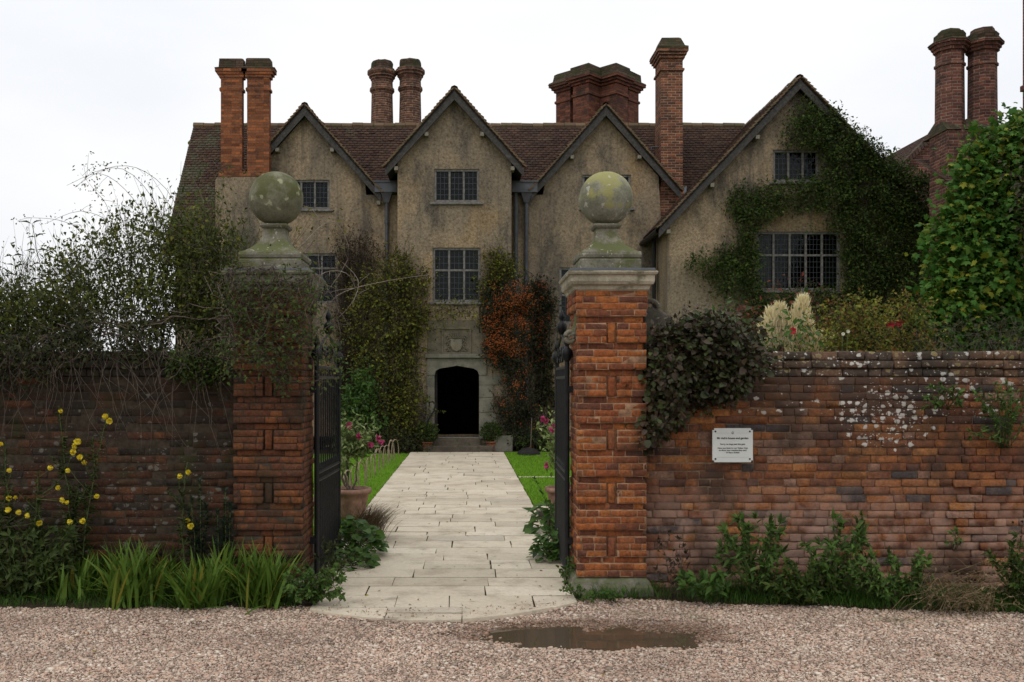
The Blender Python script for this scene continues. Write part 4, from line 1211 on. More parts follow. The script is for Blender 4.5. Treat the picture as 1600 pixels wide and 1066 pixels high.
# ---- windows
window(W1, Y0, 3); window(W2, Y0, 3, [W2[2] + 1.0], False, curtains=(0,))
window(M3, Y0, 3, [M3[2] + .82], False, curtains=(0, 1)); window(M4, Y0, 3)
window(P1, YP, 3, label='three-light leaded window high in the porch gable')
window(P2, YP, 3, [P2[2] + .86], True, curtains=(0, 1, 2), label='two-tier leaded window with curtains above the porch door')
window(U1, YW, 3); window(L1, YW, 5, [L1[2] + .93], True, curtains=(0, 4), label='wide five-light leaded window in the creeper-covered wing')

# ---- rainwater goods
def hopper(x, z, y, x0, x1, zb, y_w):
    b = MB(); b.box(x0, x1, y - .05, y + .5, z - .14, z + .14); b.box(x0 - .03, x1 + .03, y - .08, y + .5, z + .14, z + .18)
    b.add([(x - .16, y - .02, z - .14), (x + .16, y - .02, z - .14), (x + .16, y + .25, z - .14), (x - .16, y + .25, z - .14), (x - .07, y + .06, z - .42), (x + .07, y + .06, z - .42), (x + .07, y + .2, z - .42), (x - .07, y + .2, z - .42)],
          [(0, 1, 5, 4), (1, 2, 6, 5), (2, 3, 7, 6), (3, 0, 4, 7), (4, 5, 6, 7)])
    b.build('rainwater_hopper', M['lead'], house)
    p = MB(); p.tube([(x, y + .13, z - .4), (x, y + .13, zb)], .055, None, 10)
    for zz in (z - .95, z - 2.6, z - 4.2): p.tube([(x, y + .13, zz - .05), (x, y + .13, zz + .05)], .075, None, 10)
    p.build('downpipe', M['lead'], house, smooth=False)
yh = Y0 - .25
hopper(-2.25, 7.36, yh, -2.58, -1.95, .1, Y0)
hopper(1.72, 7.36, yh, 1.30, 2.02, .1, Y0)
mb = MB(); mb.tube([(1.42, Y0 - .12, 7.3), (1.42, Y0 - .12, 3.2)], .06, None, 10); mb.build('downpipe', M['lead'], house)
mb = MB(); mb.tube([(5.19, 25.6, 5.8), (5.19, 25.6, .1)], .05, None, 10); mb.build('downpipe', M['black_iron'], house)
mb = MB(); mb.tube([(5.02, YW - .2, 5.80), (5.02, Y0, 5.80)], .075, None, 8); mb.build('gutter', M['black_iron'], house)

# ---- doorway
def slab(pxr, Y, d, mat, name, bevel=.01, par=None):
    x0, x1, z0, z1 = rect(pxr, Y); m = MB(); m.box(x0, x1, Y - d, Y + .02, z0, z1); return m.build(name, M[mat], par or house, bevel=bevel)
ds = MB()
arch = [(p[0], p[2]) for p in DR]
xo0, xo1 = W(667, 0, YP)[0], W(760, 0, YP)[0]
zt = W(0, 561, YP)[2]
inner = arch[2:]                                   # right spring .. left spring
outer = [(xo1, inner[0][1]), (xo1, zt)] + [(x, zt) for x, z in inner[2:-2]] + [(xo0, zt), (xo0, inner[-1][1])]
for i in range(len(inner) - 1):
    a, b = inner[i], inner[i + 1]; c, d = outer[i], outer[i + 1]
    ds.hexa([(a[0], YP - .05, a[1]), (b[0], YP - .05, b[1]), (d[0], YP - .05, d[1]), (c[0], YP - .05, c[1]), (a[0], YP + .2, a[1]), (b[0], YP + .2, b[1]), (d[0], YP + .2, d[1]), (c[0], YP + .2, c[1])])
ds.build('door_arch', M['grey_stone'], house)
zs = inner[0][1]; zb = W(0, 686, YP)[2]
r9 = random.Random(9)
for sx, wid in ((-1, .21), (1, .36)):
    jb = MB()
    z = zb; xi = DR[0][0] if sx < 0 else DR[1][0]
    while z < zs - .02:
        h = min(r9.uniform(.3, .45), zs - z)
        if zs - z - h < .12: h = zs - z
        w_ = wid + (r9.uniform(-.02, .28) if sx > 0 else r9.uniform(-.02, .04))
        jb.box(*sorted((xi, xi + sx * w_)), YP - .03, YP + .2, z + .004, z + h - .004); z += h
    jb.build('door_jamb', M['grey_stone'], house, bevel=.008)
slab((664, 553, 775, 559.5), YP, .13, 'grey_stone', 'hood_mould')
slab((667, 559.5, 772, 571), YP, .035, 'grey_stone', 'lintel')
# carved arms over the door: a raised panel with a shield, mantling and crest
slab((668, 500, 762, 553), YP, .025, 'warm_stone', 'stone_tablet')
arms = MB(); x0, x1, z0, z1 = rect((690, 512, 736, 553), YP); yq = YP - .025
for bx in ((x0, x1, z1 - .05, z1), (x0, x1, z0, z0 + .04), (x0, x0 + .045, z0 + .04, z1 - .05), (x1 - .045, x1, z0 + .04, z1 - .05)):
    arms.box(bx[0], bx[1], yq - .05, yq + .01, bx[2], bx[3])
arms_o = arms.build('coat_of_arms', M['warm_stone'], house, bevel=.01)
cxa, cza = (x0 + x1) / 2, z0 + .22
sh = MB(); sh.prism([(cxa - .15, cza + .17), (cxa - .16, cza), (cxa - .10, cza - .12), (cxa, cza - .17), (cxa + .10, cza - .12), (cxa + .16, cza), (cxa + .15, cza + .17)], yq - .055, yq + .01); sh.build('shield', M['grey_stone'], arms_o, bevel=.012)
ch = MB(); ch.prism([(cxa - .12, cza - .10), (cxa - .12, cza - .02), (cxa, cza + .11), (cxa + .12, cza - .02), (cxa + .12, cza - .10), (cxa, cza - .16)], yq - .07, yq - .054); ch.build('chevron', M['warm_stone'], arms_o)
mt = MB()
for k in range(16):
    s = 1 if k % 2 else -1; q = k // 2
    c = (cxa + s * (.2 + .045 * math.sin(q * 2.1)), yq - .02, cza - .16 + q * .055); pts = []
    for j in range(10):
        a = j / 9 * 5.0; r_ = .05 * (1 - j / 12); pts.append((c[0] + s * r_ * cos(a), c[1] - .012, c[2] + r_ * sin(a)))
    mt.tube(pts, .018, .008, 5)
for k in range(6):
    mt.tube([(cxa - .07 + k * .028, yq - .02, cza + .2), (cxa + (k - 2.5) * .055, yq - .045, cza + .27), (cxa + (k - 2.5) * .04, yq - .02, cza + .36)], .02, .008, 5)
mt.build('mantling', M['warm_stone'], arms_o, smooth=True)
# threshold and steps
st = MB()
x0, x1 = -.95, .42
m = MB(); m.box(-.90, .40, YP - .30, YP + .3, -.02, .335); m.build('step', M['step_stone'], house, bevel=.02, jit=.006)
m = MB(); m.box(-1.05, .72, YP - .68, YP - .301, -.02, .165); m.build('step', M['step_stone'], house, bevel=.02, jit=.006)
m = MB(); m.box(-.86, .36, YP + .02, YP + .25, .335, .355); m.build('threshold', M['purlin_end'], house)
m = MB(); m.box(-.86, -.80, YP + .6, YP + 1.2, .36, 2.2); m.build('inner_door', M['old_timber'], house)
m = MB(); m.box(.75, 1.25, YP - .45, YP - .02, -.02, .42); m.build('stone_block', M['grey_stone'], house, bevel=.03, jit=.02)
# curled hand rail beside the steps
hr = MB(); pts = [(-1.02, YP - .55, .0), (-1.02, YP - .55, .82)]
hr.tube(pts, .018, None, 8)
hr.tube([(-1.02, YP - .5, .82), (-.93, YP - .48, .95), (-.84, YP - .46, 1.1), (-.82, YP - .44, 1.25), (-.88, YP - .42, 1.34), (-.97, YP - .4, 1.30), (-.98, YP - .4, 1.2)], .02, .015, 8)
o = hr.build('handrail', M['black_iron'], smooth=True); tag(o, 'curled black iron handrail beside the porch steps', 'handrail')

# ---- chimneys
def sect(w, px0, px1, Y, dpt): x0 = W(px0, 0, Y)[0]; x1 = W(px1, 0, Y)[0]; return x0, x1
def zpx(py, Y): return EYE - (py - VPY) * Y / FOC
# twin square stacks on the left, rising from a rendered breast
Yc = 26.05
cs = MB()
cs2 = MB()
for p0, p1 in ((345, 378), (386, 420.5)):
    x0, x1 = W(p0, 0, Yc)[0], W(p1, 0, Yc)[0]
    cx_, hw_ = (x0 + x1) / 2, (x1 - x0) / 2
    z0 = zpx(272, Yc)
    cs.sqlathe([(hw_, z0 - .3), (hw_, zpx(142, Yc)), (hw_ + .035, zpx(142, Yc)), (hw_ + .04, zpx(138, Yc)), (hw_, zpx(136, Yc)), (hw_, zpx(122, Yc)), (hw_ + .05, zpx(121, Yc)), (hw_ + .05, zpx(117, Yc)), (hw_ + .10, zpx(116.5, Yc)), (hw_ + .10, zpx(113, Yc)), (hw_ + .15, zpx(112.5, Yc)), (hw_ + .15, zpx(108, Yc)), (hw_ + .02, zpx(106, Yc))], cx_, Yc + hw_ * .4, asp=.4)
    cs2.sqlathe([(hw_ + .16, zpx(108, Yc)), (hw_ + .17, zpx(106, Yc)), (hw_ + .05, zpx(104.5, Yc)), (hw_ + .03, zpx(92, Yc)), (hw_ - .02, zpx(91, Yc))], cx_, Yc + hw_ * .4, asp=.4)
x0, x1 = W(337, 0, Yc)[0], W(421, 0, Yc)[0]
cs.box(x0 + .08, x1, Yc - .02, Yc + .9, zpx(276, Yc), zpx(268, Yc))
ch1 = cs.build('chimney', M['chimney_orange'], house); ch1['label'] = 'twin square orange brick chimney stacks on the left of the house'
cs2.build('chimney_cap', M['chimney_cap'], ch1, jit=.012)
m = MB(); m.prism([(x0, -.1), (x1 + .02, -.1), (x1 + .02, zpx(277, Yc)), (x0 + .06, zpx(277, Yc)), (x0, zpx(282, Yc))], Yc - .03, Y0 + .6); m.build('chimney_breast', M['roughcast'], house)
# twin round stacks behind the ridge
Yr = 30.2
a, c2 = MB(), MB()
for pc, pt in ((597, 98), (641, 96)):
    x = W(pc, 0, Yr)[0]; s = Yr / FOC; d = pt - 97; lean = 0
    Z = lambda py: zpx(py + d, Yr)
    a.lathe([(18 * s, zpx(215, Yr)), (16.5 * s, Z(146)), (18 * s, Z(144)), (19.5 * s, Z(142)), (19 * s, Z(138.5)), (17 * s, Z(137)), (16.6 * s, Z(127)), (18 * s, Z(125)), (18 * s, Z(123)), (20.5 * s, Z(121)), (20.5 * s, Z(118.5)), (23 * s, Z(116)), (23 * s, Z(112)), (21 * s, Z(111))], x, Yr, 24)
    c2.lathe([(21.5 * s, Z(112)), (20 * s, Z(109)), (17 * s, Z(107.5)), (17 * s, Z(100)), (16 * s, Z(97)), (10 * s, Z(97))], x, Yr, 20)
o = a.build('chimney', M['chimney_brown'], house); o['label'] = 'pair of round brown brick chimneys behind the ridge'
c2.build('chimney_cap', M['chimney_cap'], o, jit=.015)
# clustered stacks, set corner-on
Yk = 30.2; s = Yk / FOC
a, c2 = MB(), MB()
for pc, dy, hw_ in ((914, -.45, 15), (956, -.45, 15), (889, 0.1, 14), (979, 0.1, 14), (935, .3, 18)):
    x = W(pc, 0, Yk)[0]; h_ = hw_ * s; Z = lambda py: zpx(py + (2.5 if dy > 0 else 0) - dy * 1.0, Yk)
    a.sqlathe([(h_, zpx(215, Yk)), (h_, Z(160)), (h_ + .035, Z(159)), (h_ + .035, Z(155.5)), (h_, Z(154.5)), (h_, Z(143)), (h_ + .05, Z(142)), (h_ + .05, Z(139)), (h_ + .11, Z(138)), (h_ + .11, Z(135)), (h_ + .17, Z(134)), (h_ + .17, Z(130)), (h_ + .1, Z(129.5))], x, Yk + dy, rot=pi / 4)
    c2.sqlathe([(h_ + .18, Z(130)), (h_ + .16, Z(127)), (h_ + .07, Z(125)), (h_ + .05, Z(114)), (h_ - .02, Z(112.5))], x, Yk + dy, rot=pi / 4)
o = a.build('chimney', M['chimney_red'], house); o['label'] = 'cluster of red brick chimney stacks set corner-on behind the third gable'
c2.build('chimney_cap', M['chimney_cap'], o, jit=.015)
# tall single stack beside the wing
Yt = 26.6; s = Yt / FOC
x0, x1 = W(1033, 0, Yt)[0], W(1067, 0, Yt)[0]; cx_, hw_ = (x0 + x1) / 2, (x1 - x0) / 2
Z = lambda py: zpx(py, Yt)
a, c2 = MB(), MB()
a.sqlathe([(hw_ + .03, Z(345)), (hw_ + .03, Z(292)), (hw_, Z(289)), (hw_, Z(111)), (hw_ + .04, Z(110)), (hw_ + .04, Z(107)), (hw_, Z(106)), (hw_, Z(92)), (hw_ + .05, Z(91)), (hw_ + .05, Z(87)), (hw_ + .09, Z(86.5)), (hw_ + .09, Z(83)), (hw_ + .13, Z(82)), (hw_ + .13, Z(76)), (hw_, Z(75))], cx_, Yt + .42, asp=1.3)
c2.sqlathe([(hw_ + .14, Z(78)), (hw_ + .13, Z(74)), (hw_ + .05, Z(71)), (hw_ - .04, Z(58)), (hw_ - .08, Z(56)), (.05, Z(54))], cx_, Yt + .42, asp=1.3)
o = a.build('chimney', M['chimney_tall'], house); o['label'] = 'tall single brick chimney between the third gable and the wing'
c2.build('chimney_cap', M['chimney_cap'], o, jit=.012)
fl = MB(); xa, xb = x1 + .05, x0
fl.add([(x0 - .02, Yt - .02, Z(338)), (x1 + .1, Yt - .02, Z(300)), (x1 + .1, Yt - .02, Z(290)), (x0 - .02, Yt - .02, Z(330)), (x0 - .02, Yt - .0, Z(338)), (x1 + .1, Yt, Z(300)), (x1 + .1, Yt, Z(290)), (x0 - .02, Yt, Z(330))],
       [(0, 1, 2, 3), (7, 6, 5, 4), (0, 4, 5, 1), (1, 5, 6, 2), (2, 6, 7, 3), (3, 7, 4, 0)])
fl.build('flashing', M['flashing'], house)
bl = MB(); xb_, zb_ = W(1021, 0, 26.6)[0], Z(241)
bl.lathe([(.14, zb_ - .16), (.12, zb_ - .1), (.09, zb_ + .02), (.05, zb_ + .09), (.015, zb_ + .11)], xb_, 26.9, 12); bl.tube([(xb_, 26.9, zb_ + .1), (xb_, 26.9, zb_ + .28), (x0, 26.9, zb_ + .28)], .02, None, 6)
o = bl.build('bell', M['lead'], smooth=True); tag(o, 'small dark bell hung on the side of the tall single chimney', 'bell')

# ================================================================ brick annex on the right
annex = empty('brick_annex', (13, 24, 0), label='red brick outbuilding with twin chimneys behind the big-leaved shrub on the right', cat='outbuilding')
Ya = 21.6; s = Ya / FOC; Z = lambda py, Y=Ya: zpx(py, Y)
m = MB(); xl = W(1452, 0, Ya + .8)[0]
m.box(xl, 20, Ya, Ya + .8, -.1, Z(292)); m.build('wall', M['annex_brick'], annex)
Yg = 28.6; pkx, pkz = W(1462, 205, Yg)[0], zpx(205, Yg)
m = MB(); m.prism([(pkx - 1.6, -.1), (pkx + 1.6, -.1), (pkx + 1.6, pkz - 1.75), (pkx, pkz - .12), (pkx - 1.6, pkz - 1.75)], Yg, Yg + 4); m.build('gable_wall', M['annex_brick'], annex)
pr = [tiles((pkx, Yg - .12, pkz), (0, 1, 0), (-1, 0, -1.02), 4, 2.4, rt, .115), tiles((pkx, Yg - .12, pkz), (0, 1, 0), (1, 0, -1.02), 4, 2.4, rt, .115),
      tiles((W(1428, 0, 23.4)[0], 23.4, Z(250, 23.4)), (1, 0, 0), (0, -1, -.55), 7, 2.2, rt, .11)]
np_mesh('roof', *joined(pr), M['roof_tile'], annex)
vt = MB()
for k in range(20):
    t0, t1 = k / 20, (k + 1.2) / 20; A = (pkx - 1.72 * t0, pkz - 1.75 * t0); B = (pkx - 1.72 * t1, pkz - 1.75 * t1)
    vt.prism([(A[0], A[1] - .1), (B[0], B[1] - .1), (B[0] - .05, B[1] + .07), (A[0] - .05, A[1] + .05)], Yg - .2, Yg + .05)
vt.build('verge_tile', M['roof_tile'], annex)
fl = MB(); fa, fb = W(1421, 288, 28.3), W(1452, 262, 28.3)
fl.hexa([(fa[0], 28.3, fa[2] - .1), (fb[0], 28.3, fb[2] - .1), (fb[0], 28.59, fb[2] - .1), (fa[0], 28.59, fa[2] - .1), (fa[0], 28.3, fa[2] + .08), (fb[0], 28.3, fb[2] + .08), (fb[0], 28.59, fb[2] + .08), (fa[0], 28.59, fa[2] + .08)])
pass
a, c2 = MB(), MB()
Yq = 22.2; s = Yq / FOC; Z = lambda py: zpx(py, Yq)
for pc, d in ((1484, 0), (1535, -2)):
    x = W(pc, 0, Yq + .3)[0]; h_ = 19.2 * s
    a.sqlathe([(h_ * 1.05, Z(215)), (h_, Z(100)), (h_ + .03, Z(99)), (h_ + .03, Z(95)), (h_, Z(94)), (h_, Z(77)), (h_ + .05, Z(76)), (h_ + .05, Z(72)), (h_ + .09, Z(71)), (h_ + .09, Z(67)), (h_ + .14, Z(66)), (h_ + .14, Z(61)), (h_, Z(60))], x, Yq + .3, rot=.0, n=8)
    c2.sqlathe([(h_ + .15, Z(63)), (h_ + .13, Z(60)), (h_ + .03, Z(58)), (h_ + .03, Z(48)), (h_ - .03, Z(47)), (h_ - .05, Z(42 + d)), (.1, Z(41 + d))], x, Yq + .3, n=8)
x0, x1 = W(1459, 0, Yq)[0], W(1570, 0, Yq)[0]
a.box(x0 + .2, x1, Yq - .25, Yq + .6, Z(300), Z(207)); 
o = a.build('chimney', M['annex_brick'], annex); c2.build('chimney_cap', M['chimney_cap'], o, jit=.012)
m = MB(); xm = (x0 + x1) / 2
for xa, xb in ((x0 + .17, x0 + .52), (x0 + .6, x1 - .3)):
    m.hexa([(xa, Yq - .3, Z(207)), (xb, Yq - .3, Z(207)), (xb, Yq + .9, Z(207)), (xa, Yq + .9, Z(207)), ((xa + xb) / 2 - .08, Yq + .25, Z(181)), ((xa + xb) / 2 + .08, Yq + .25, Z(181)), ((xa + xb) / 2 + .08, Yq + .4, Z(181)), ((xa + xb) / 2 - .08, Yq + .4, Z(181))])
m.build('stack_shoulder', M['chimney_cap'], o)
Yz = 20.5; Z = lambda py: zpx(py, Yz)
m = MB(); x0 = W(1598, 0, Yz + 1)[0]; m.sqlathe([(.5, Z(420)), (.5, Z(122)), (.54, Z(121)), (.54, Z(112)), (.5, Z(111)), (.5, Z(-40)), (.6, Z(-50)), (.6, Z(-70))], x0 + .5, Yz + .5)
m.build('chimney', M['annex_brick'], annex)

# ================================================================ planting
def plant(name, loc, label, cat, group=None):
    return empty(name, loc, label=label, cat=cat, group=group)

def outline_plant(name, label, cat, poly, Y, seed, leaf, n_clump, per, thick, r, L, Wr=.6, soft=30, holes=(), front=True, T=T_LEAF,
                  stems=0, stem_mat='bark', stem_r=.012, roots=None, fwd=.6, down=.3, group=None, spread=1.0, var=.3, twig=True, ground=None, whips=0, whip_len=.35):
    "climber or bush grown inside an outline at its own distance: leaf clumps on twigs, plus main stems from the root points"
    rg = np.random.default_rng(seed)
    p = np.asarray(poly, float); c0 = W(p[:, 0].mean(), p[:, 1].max(), Y)
    root = plant(name, (c0[0], Y, max(0, c0[2]) if ground is None else ground), label, cat, group)
    P, C, idx = cloud(rg, poly, Y, n_clump, per, thick, r, soft, holes, front=front)
    D, N = leafy_dirs(rg, len(P), fwd, down, spread)
    out = P - C[idx]
    D = unit(D + unit(out) * .9)
    Ls = L * np.clip(rg.lognormal(0, var, len(P)), .45, 1.9)
    V, F = leaf_geo(P, D, N, Ls, Ls * Wr * rg.uniform(.8, 1.2, len(P)), T)
    paths = []; geo = [(V, F)]
    if whips:                                              # long loose shoots breaking the outline
        q = EYE - 0; cc = C.mean(0)
        for k in rg.integers(0, len(C), whips):
            d = unit((C[k] - cc) * (1, 0, 1) / (np.abs(C - cc).max(0) + .1) + (rg.normal(0, .5), -.35 * rg.random(), rg.normal(.25, .5)))
            e = C[k] + d * whip_len * rg.uniform(.5, 1.5); c = curve_pts(C[k], e, (0, 0, whip_len * .12), rg, 7, .012); paths.append((c, stem_r * .3, stem_r * .1))
            m = 14; j = rg.integers(0, 6, m); Pw = c[j] + (c[j + 1] - c[j]) * rg.random((m, 1)) + rg.normal(0, .012, (m, 3))
            Lw = L * rg.uniform(.5, 1.0, m); geo.append(leaf_geo(Pw, rg.normal(0, .7, (m, 3)) + d * .5, rg.normal(0, .6, (m, 3)) + (0, -.6, .7), Lw, Lw * Wr, T))
    V, F = joined(geo); np_mesh('foliage', V, F, M[leaf], root)
    if twig:
        for c in C[:: max(1, len(C) // 900)]:
            for _ in range(2):
                e = c + rg.normal(0, r * 1.1, 3)
                paths.append(([c, (c + e) / 2 + rg.normal(0, r * .2, 3), e], stem_r * .3, stem_r * .12))
    if stems and len(C):
        roots_w = [W(q[0], q[1], Y) if len(q) == 2 else np.array(q) for q in roots]
        for k in range(stems):
            a = roots_w[k % len(roots_w)] + rg.normal(0, .05, 3) * (1, .5, 0); e = C[rg.integers(len(C))]
            c = curve_pts(a, e, rg.normal(0, .15, 3) * (1, .3, .6), rg, 12, .03)
            qx, qy = VPX + c[:, 0] * FOC / Y, VPY - (c[:, 2] - EYE) * FOC / Y
            if any(((qx > h[0]) & (qx < h[2]) & (qy > h[1]) & (qy < h[3])).any() for h in holes): continue   # no stem across a window
            paths.append((c, stem_r * rg.uniform(.6, 1.3), stem_r * .25))
    if paths:
        V, F = tube_geo(paths, 4); np_mesh('stems', V, F, M[stem_mat], root)
    return root, C, rg

# ---- creeper over the wing
outline_plant('wall_creeper', 'dark green creeper spreading over the right-hand wing and round its windows', 'climber',
    [(1243, 150), (1262, 158), (1290, 178), (1325, 205), (1355, 232), (1392, 262), (1425, 282), (1450, 300), (1455, 350), (1446, 420), (1440, 560), (1150, 560), (1120, 520), (1150, 478), (1125, 470), (1105, 462), (1098, 436), (1072, 424), (1074, 404), (1106, 394), (1134, 374), (1148, 360), (1146, 350), (1138, 338), (1130, 322), (1126, 306), (1136, 288), (1165, 284), (1205, 288), (1204, 240), (1214, 222), (1214, 205), (1228, 190), (1238, 170)],
    YW, 31, 'fl_creeper', 4600, 12, .5, .10, .060, .6, 16, holes=[(1205, 231, 1280, 287), (1180, 359, 1315, 457), (1196, 334, 1252, 362), (1222, 330, 1290, 358)], stems=60, roots=[(1200, 560), (1330, 560), (1400, 560)], stem_r=.022, whips=160, whip_len=.4, ground=0.0)
# spill over the verge and towards the annex
outline_plant('wall_creeper', 'loose creeper sprays standing up above the right-hand verge of the wing', 'climber',
    [(1270, 168), (1300, 172), (1340, 205), (1385, 245), (1430, 270), (1455, 285), (1458, 330), (1420, 300), (1380, 270), (1340, 232), (1300, 198)], YW - .25, 32, 'fl_creeper', 330, 8, .3, .11, .075, .6, 10, stems=14, roots=[(1330, 215), (1400, 270)], stem_r=.01, ground=7.0)

# ---- climbers on the porch and main front
root, C, rg = outline_plant('porch_climber', 'yellow-green climber covering the wall left of the porch door', 'climber',
    [(606, 400), (622, 388), (652, 398), (672, 415), (675, 470), (700, 478), (752, 474), (762, 484), (748, 504), (706, 498), (690, 512), (668, 522), (664, 560), (668, 600), (668, 640), (678, 665), (668, 700), (610, 702), (585, 670), (560, 610), (545, 540), (540, 480), (570, 430)],
    YP - .02, 33, 'fl_yellowgreen', 1050, 10, .62, .11, .062, .75, 22, stems=46, roots=[(628, 703), (650, 703), (600, 703)], stem_r=.02, whips=170, whip_len=.5, ground=0.0)
outline_plant('bare_climber', 'brown half-bare climber tangled over the main front left of the porch', 'climber',
    [(528, 372), (560, 360), (590, 378), (612, 398), (600, 430), (590, 470), (590, 560), (580, 640), (560, 700), (530, 700), (522, 600), (515, 520), (505, 470), (512, 420)],
    Y0 - .03, 34, 'fl_brown', 620, 8, .6, .15, .06, .5, 22, stems=170, roots=[(540, 700), (560, 700), (585, 700)], stem_r=.014, whips=120, whip_len=.55, ground=0.0)
outline_plant('wall_shrub', 'dark green leafy shrub at the foot of the wall left of the porch', 'shrub',
    [(530, 600), (548, 570), (575, 560), (590, 590), (600, 640), (605, 690), (570, 706), (530, 706)], 24.6, 35, 'fl_fresh', 240, 10, .5, .12, .10, .5, 14, stems=16, roots=[(560, 706)], ground=0.0)
outline_plant('porch_climber', 'thin yellow-green climber between the porch window and the orange-berried shrub', 'climber',
    [(752, 395), (775, 390), (800, 400), (818, 432), (822, 445), (790, 440), (768, 470), (752, 500), (744, 520), (738, 512), (752, 478)], YP - .02, 36, 'fl_yellowgreen', 210, 8, .3, .10, .055, .75, 16, stems=26, roots=[(770, 520), (755, 520)], stem_r=.01, whips=40, whip_len=.5, ground=2.5)
# firethorn
fp = [(752, 452), (770, 440), (800, 438), (825, 448), (836, 470), (832, 520), (818, 556), (838, 590), (840, 630), (852, 668), (846, 700), (815, 702), (795, 690), (775, 655), (768, 628), (790, 606), (778, 580), (758, 562), (746, 530), (752, 490)]
root, C, rg = outline_plant('firethorn', 'firethorn laden with orange berries right of the porch door', 'shrub', fp, YP - .02, 37, 'fl_firethorn', 1000, 9, .6, .10, .06, .5, 18, stems=30, roots=[(820, 703), (835, 703)], stem_r=.02, whips=70, whip_len=.4, ground=0.0)
c = C[(C[:, 1] < YP - .08)]
w_ = np.clip((c[:, 2] - .8) / 2.6, .1, .85) * (.2 + 1.1 * (vnoise(c[:, 0] + 9, c[:, 2], 2.6, 5) > .42)); c = c[rg.random(len(c)) < w_]
B = np.repeat(c, 7, 0) + rg.normal(0, .06, (len(c) * 7, 3)) + (0, -.10, .02)
V, F = blob_geo(B, rg.uniform(.012, .021, len(B))); np_mesh('berries', V, F, M['berry'], root)
root, C, rg = outline_plant('firethorn', 'darker firethorn with fewer berries, between the orange one and the right gate pier', 'shrub',
    [(815, 462), (826, 442), (845, 436), (862, 448), (869, 470), (862, 495), (856, 530), (848, 560), (835, 575), (826, 540), (832, 500)], Y0 - .03, 38, 'fl_firethorn', 420, 10, .5, .12, .065, .5, 16, stems=14, roots=[(838, 640)], stem_r=.02, whips=40, whip_len=.45, ground=1.2)
B = np.repeat(C[::4], 6, 0) + rg.normal(0, .07, (len(C[::4]) * 6, 3)) + (0, -.10, .0)
V, F = blob_geo(B, rg.uniform(.012, .02, len(B))); np_mesh('berries', V, F, M['berry'], root)
outline_plant('wall_rose', 'thin open rose climbing the front wall beside the right gate leaf', 'climber',
    [(836, 545), (870, 540), (872, 600), (870, 650), (848, 665), (838, 620)], Y0 - .03, 39, 'fl_dark', 80, 7, .3, .12, .09, .6, 14, stems=18, roots=[(858, 703), (868, 703)], stem_r=.012, ground=0.0)
outline_plant('border_plants', 'mixed green border plants under the wall beside the far right lawn', 'shrub',
    [(800, 680), (872, 672), (872, 706), (840, 704), (815, 706)], 24.9, 40, 'fl_creeper', 120, 9, .4, .12, .07, .5, 10, stems=0, ground=0.0)
outline_plant('border_plants', 'dark low border plants with hidden pink blooms behind the left lawn', 'shrub',
    [(528, 668), (560, 655), (600, 668), (650, 680), (668, 690), (660, 708), (528, 712)], 24.3, 41, 'fl_dark', 220, 9, .4, .12, .075, .5, 10, stems=0, ground=0.0)

# ---- big-leaved shrub on the right
fig = [(1610, 182), (1590, 186), (1560, 196), (1532, 208), (1500, 240), (1482, 268), (1476, 300), (1484, 322), (1470, 338), (1452, 362), (1444, 400), (1436, 440), (1432, 478), (1444, 510), (1470, 540), (1640, 560), (1660, 200)]
outline_plant('fig_shrub', 'tall bright green shrub with large lobed leaves covering the annex on the right', 'shrub', fig, 20.6, 42, 'fl_fig', 3800, 6, 1.0, .22, .135, .92, 26, T=T_LOBE, fwd=.9, down=.7, stems=30, roots=[(1500, 620), (1560, 620), (1600, 620)], stem_r=.03, var=.22, ground=0.0)
outline_plant('purple_shrub', 'dark purple-leaved bush at the right edge against the big-leaved shrub', 'shrub',
    [(1586, 240), (1604, 228), (1640, 228), (1640, 420), (1600, 415), (1588, 330)], 18.8, 43, 'fl_maroon', 160, 9, .5, .14, .09, .55, 12, stems=6, roots=[(1620, 640)], stem_r=.02, ground=0.0)

# ---- shrubs showing over the right wall
outline_plant('rose_bush', 'red-leaved rose bush behind the right wall, under the wide window', 'shrub',
    [(1128, 470), (1150, 462), (1176, 478), (1190, 450), (1205, 438), (1222, 470), (1250, 425), (1262, 412), (1275, 440), (1290, 470), (1318, 460), (1322, 500), (1310, 600), (1130, 600)], 14.5, 44, 'fl_rose', 170, 6, .5, .09, .065, .5, 14, front=False, stems=50, roots=[(1180, 690), (1230, 690), (1290, 690)], stem_r=.010, ground=0.0)
outline_plant('flowering_shrub', 'bushy yellow-green shrub with bronze tips behind the right wall', 'shrub',
    [(1258, 505), (1275, 480), (1310, 468), (1345, 466), (1368, 485), (1376, 520), (1374, 600), (1258, 600)], 11.5, 45, 'fl_abelia', 520, 7, .5, .06, .042, .55, 16, front=False, stems=40, roots=[(1310, 720)], stem_r=.007, whips=50, whip_len=.16, ground=0.0)
outline_plant('flowering_shrub', 'bronze and green shrub at the right of the row behind the right wall', 'shrub',
    [(1362, 500), (1378, 468), (1400, 456), (1420, 470), (1440, 490), (1452, 520), (1470, 600), (1362, 600)], 12.5, 46, 'fl_abelia', 420, 6, .5, .07, .048, .5, 16, front=False, stems=50, roots=[(1400, 720), (1430, 720)], stem_r=.008, whips=50, whip_len=.2, ground=0.0)
outline_plant('leafy_bush', 'fresh green leafy bush in front of the cream grass plumes', 'shrub',
    [(1160, 520), (1180, 492), (1215, 478), (1240, 490), (1262, 500), (1270, 600), (1150, 600)], 10.2, 47, 'fl_fresh', 75, 5, .3, .07, .065, .45, 14, front=False, stems=24, roots=[(1200, 760), (1230, 760)], stem_r=.006, ground=0.0)
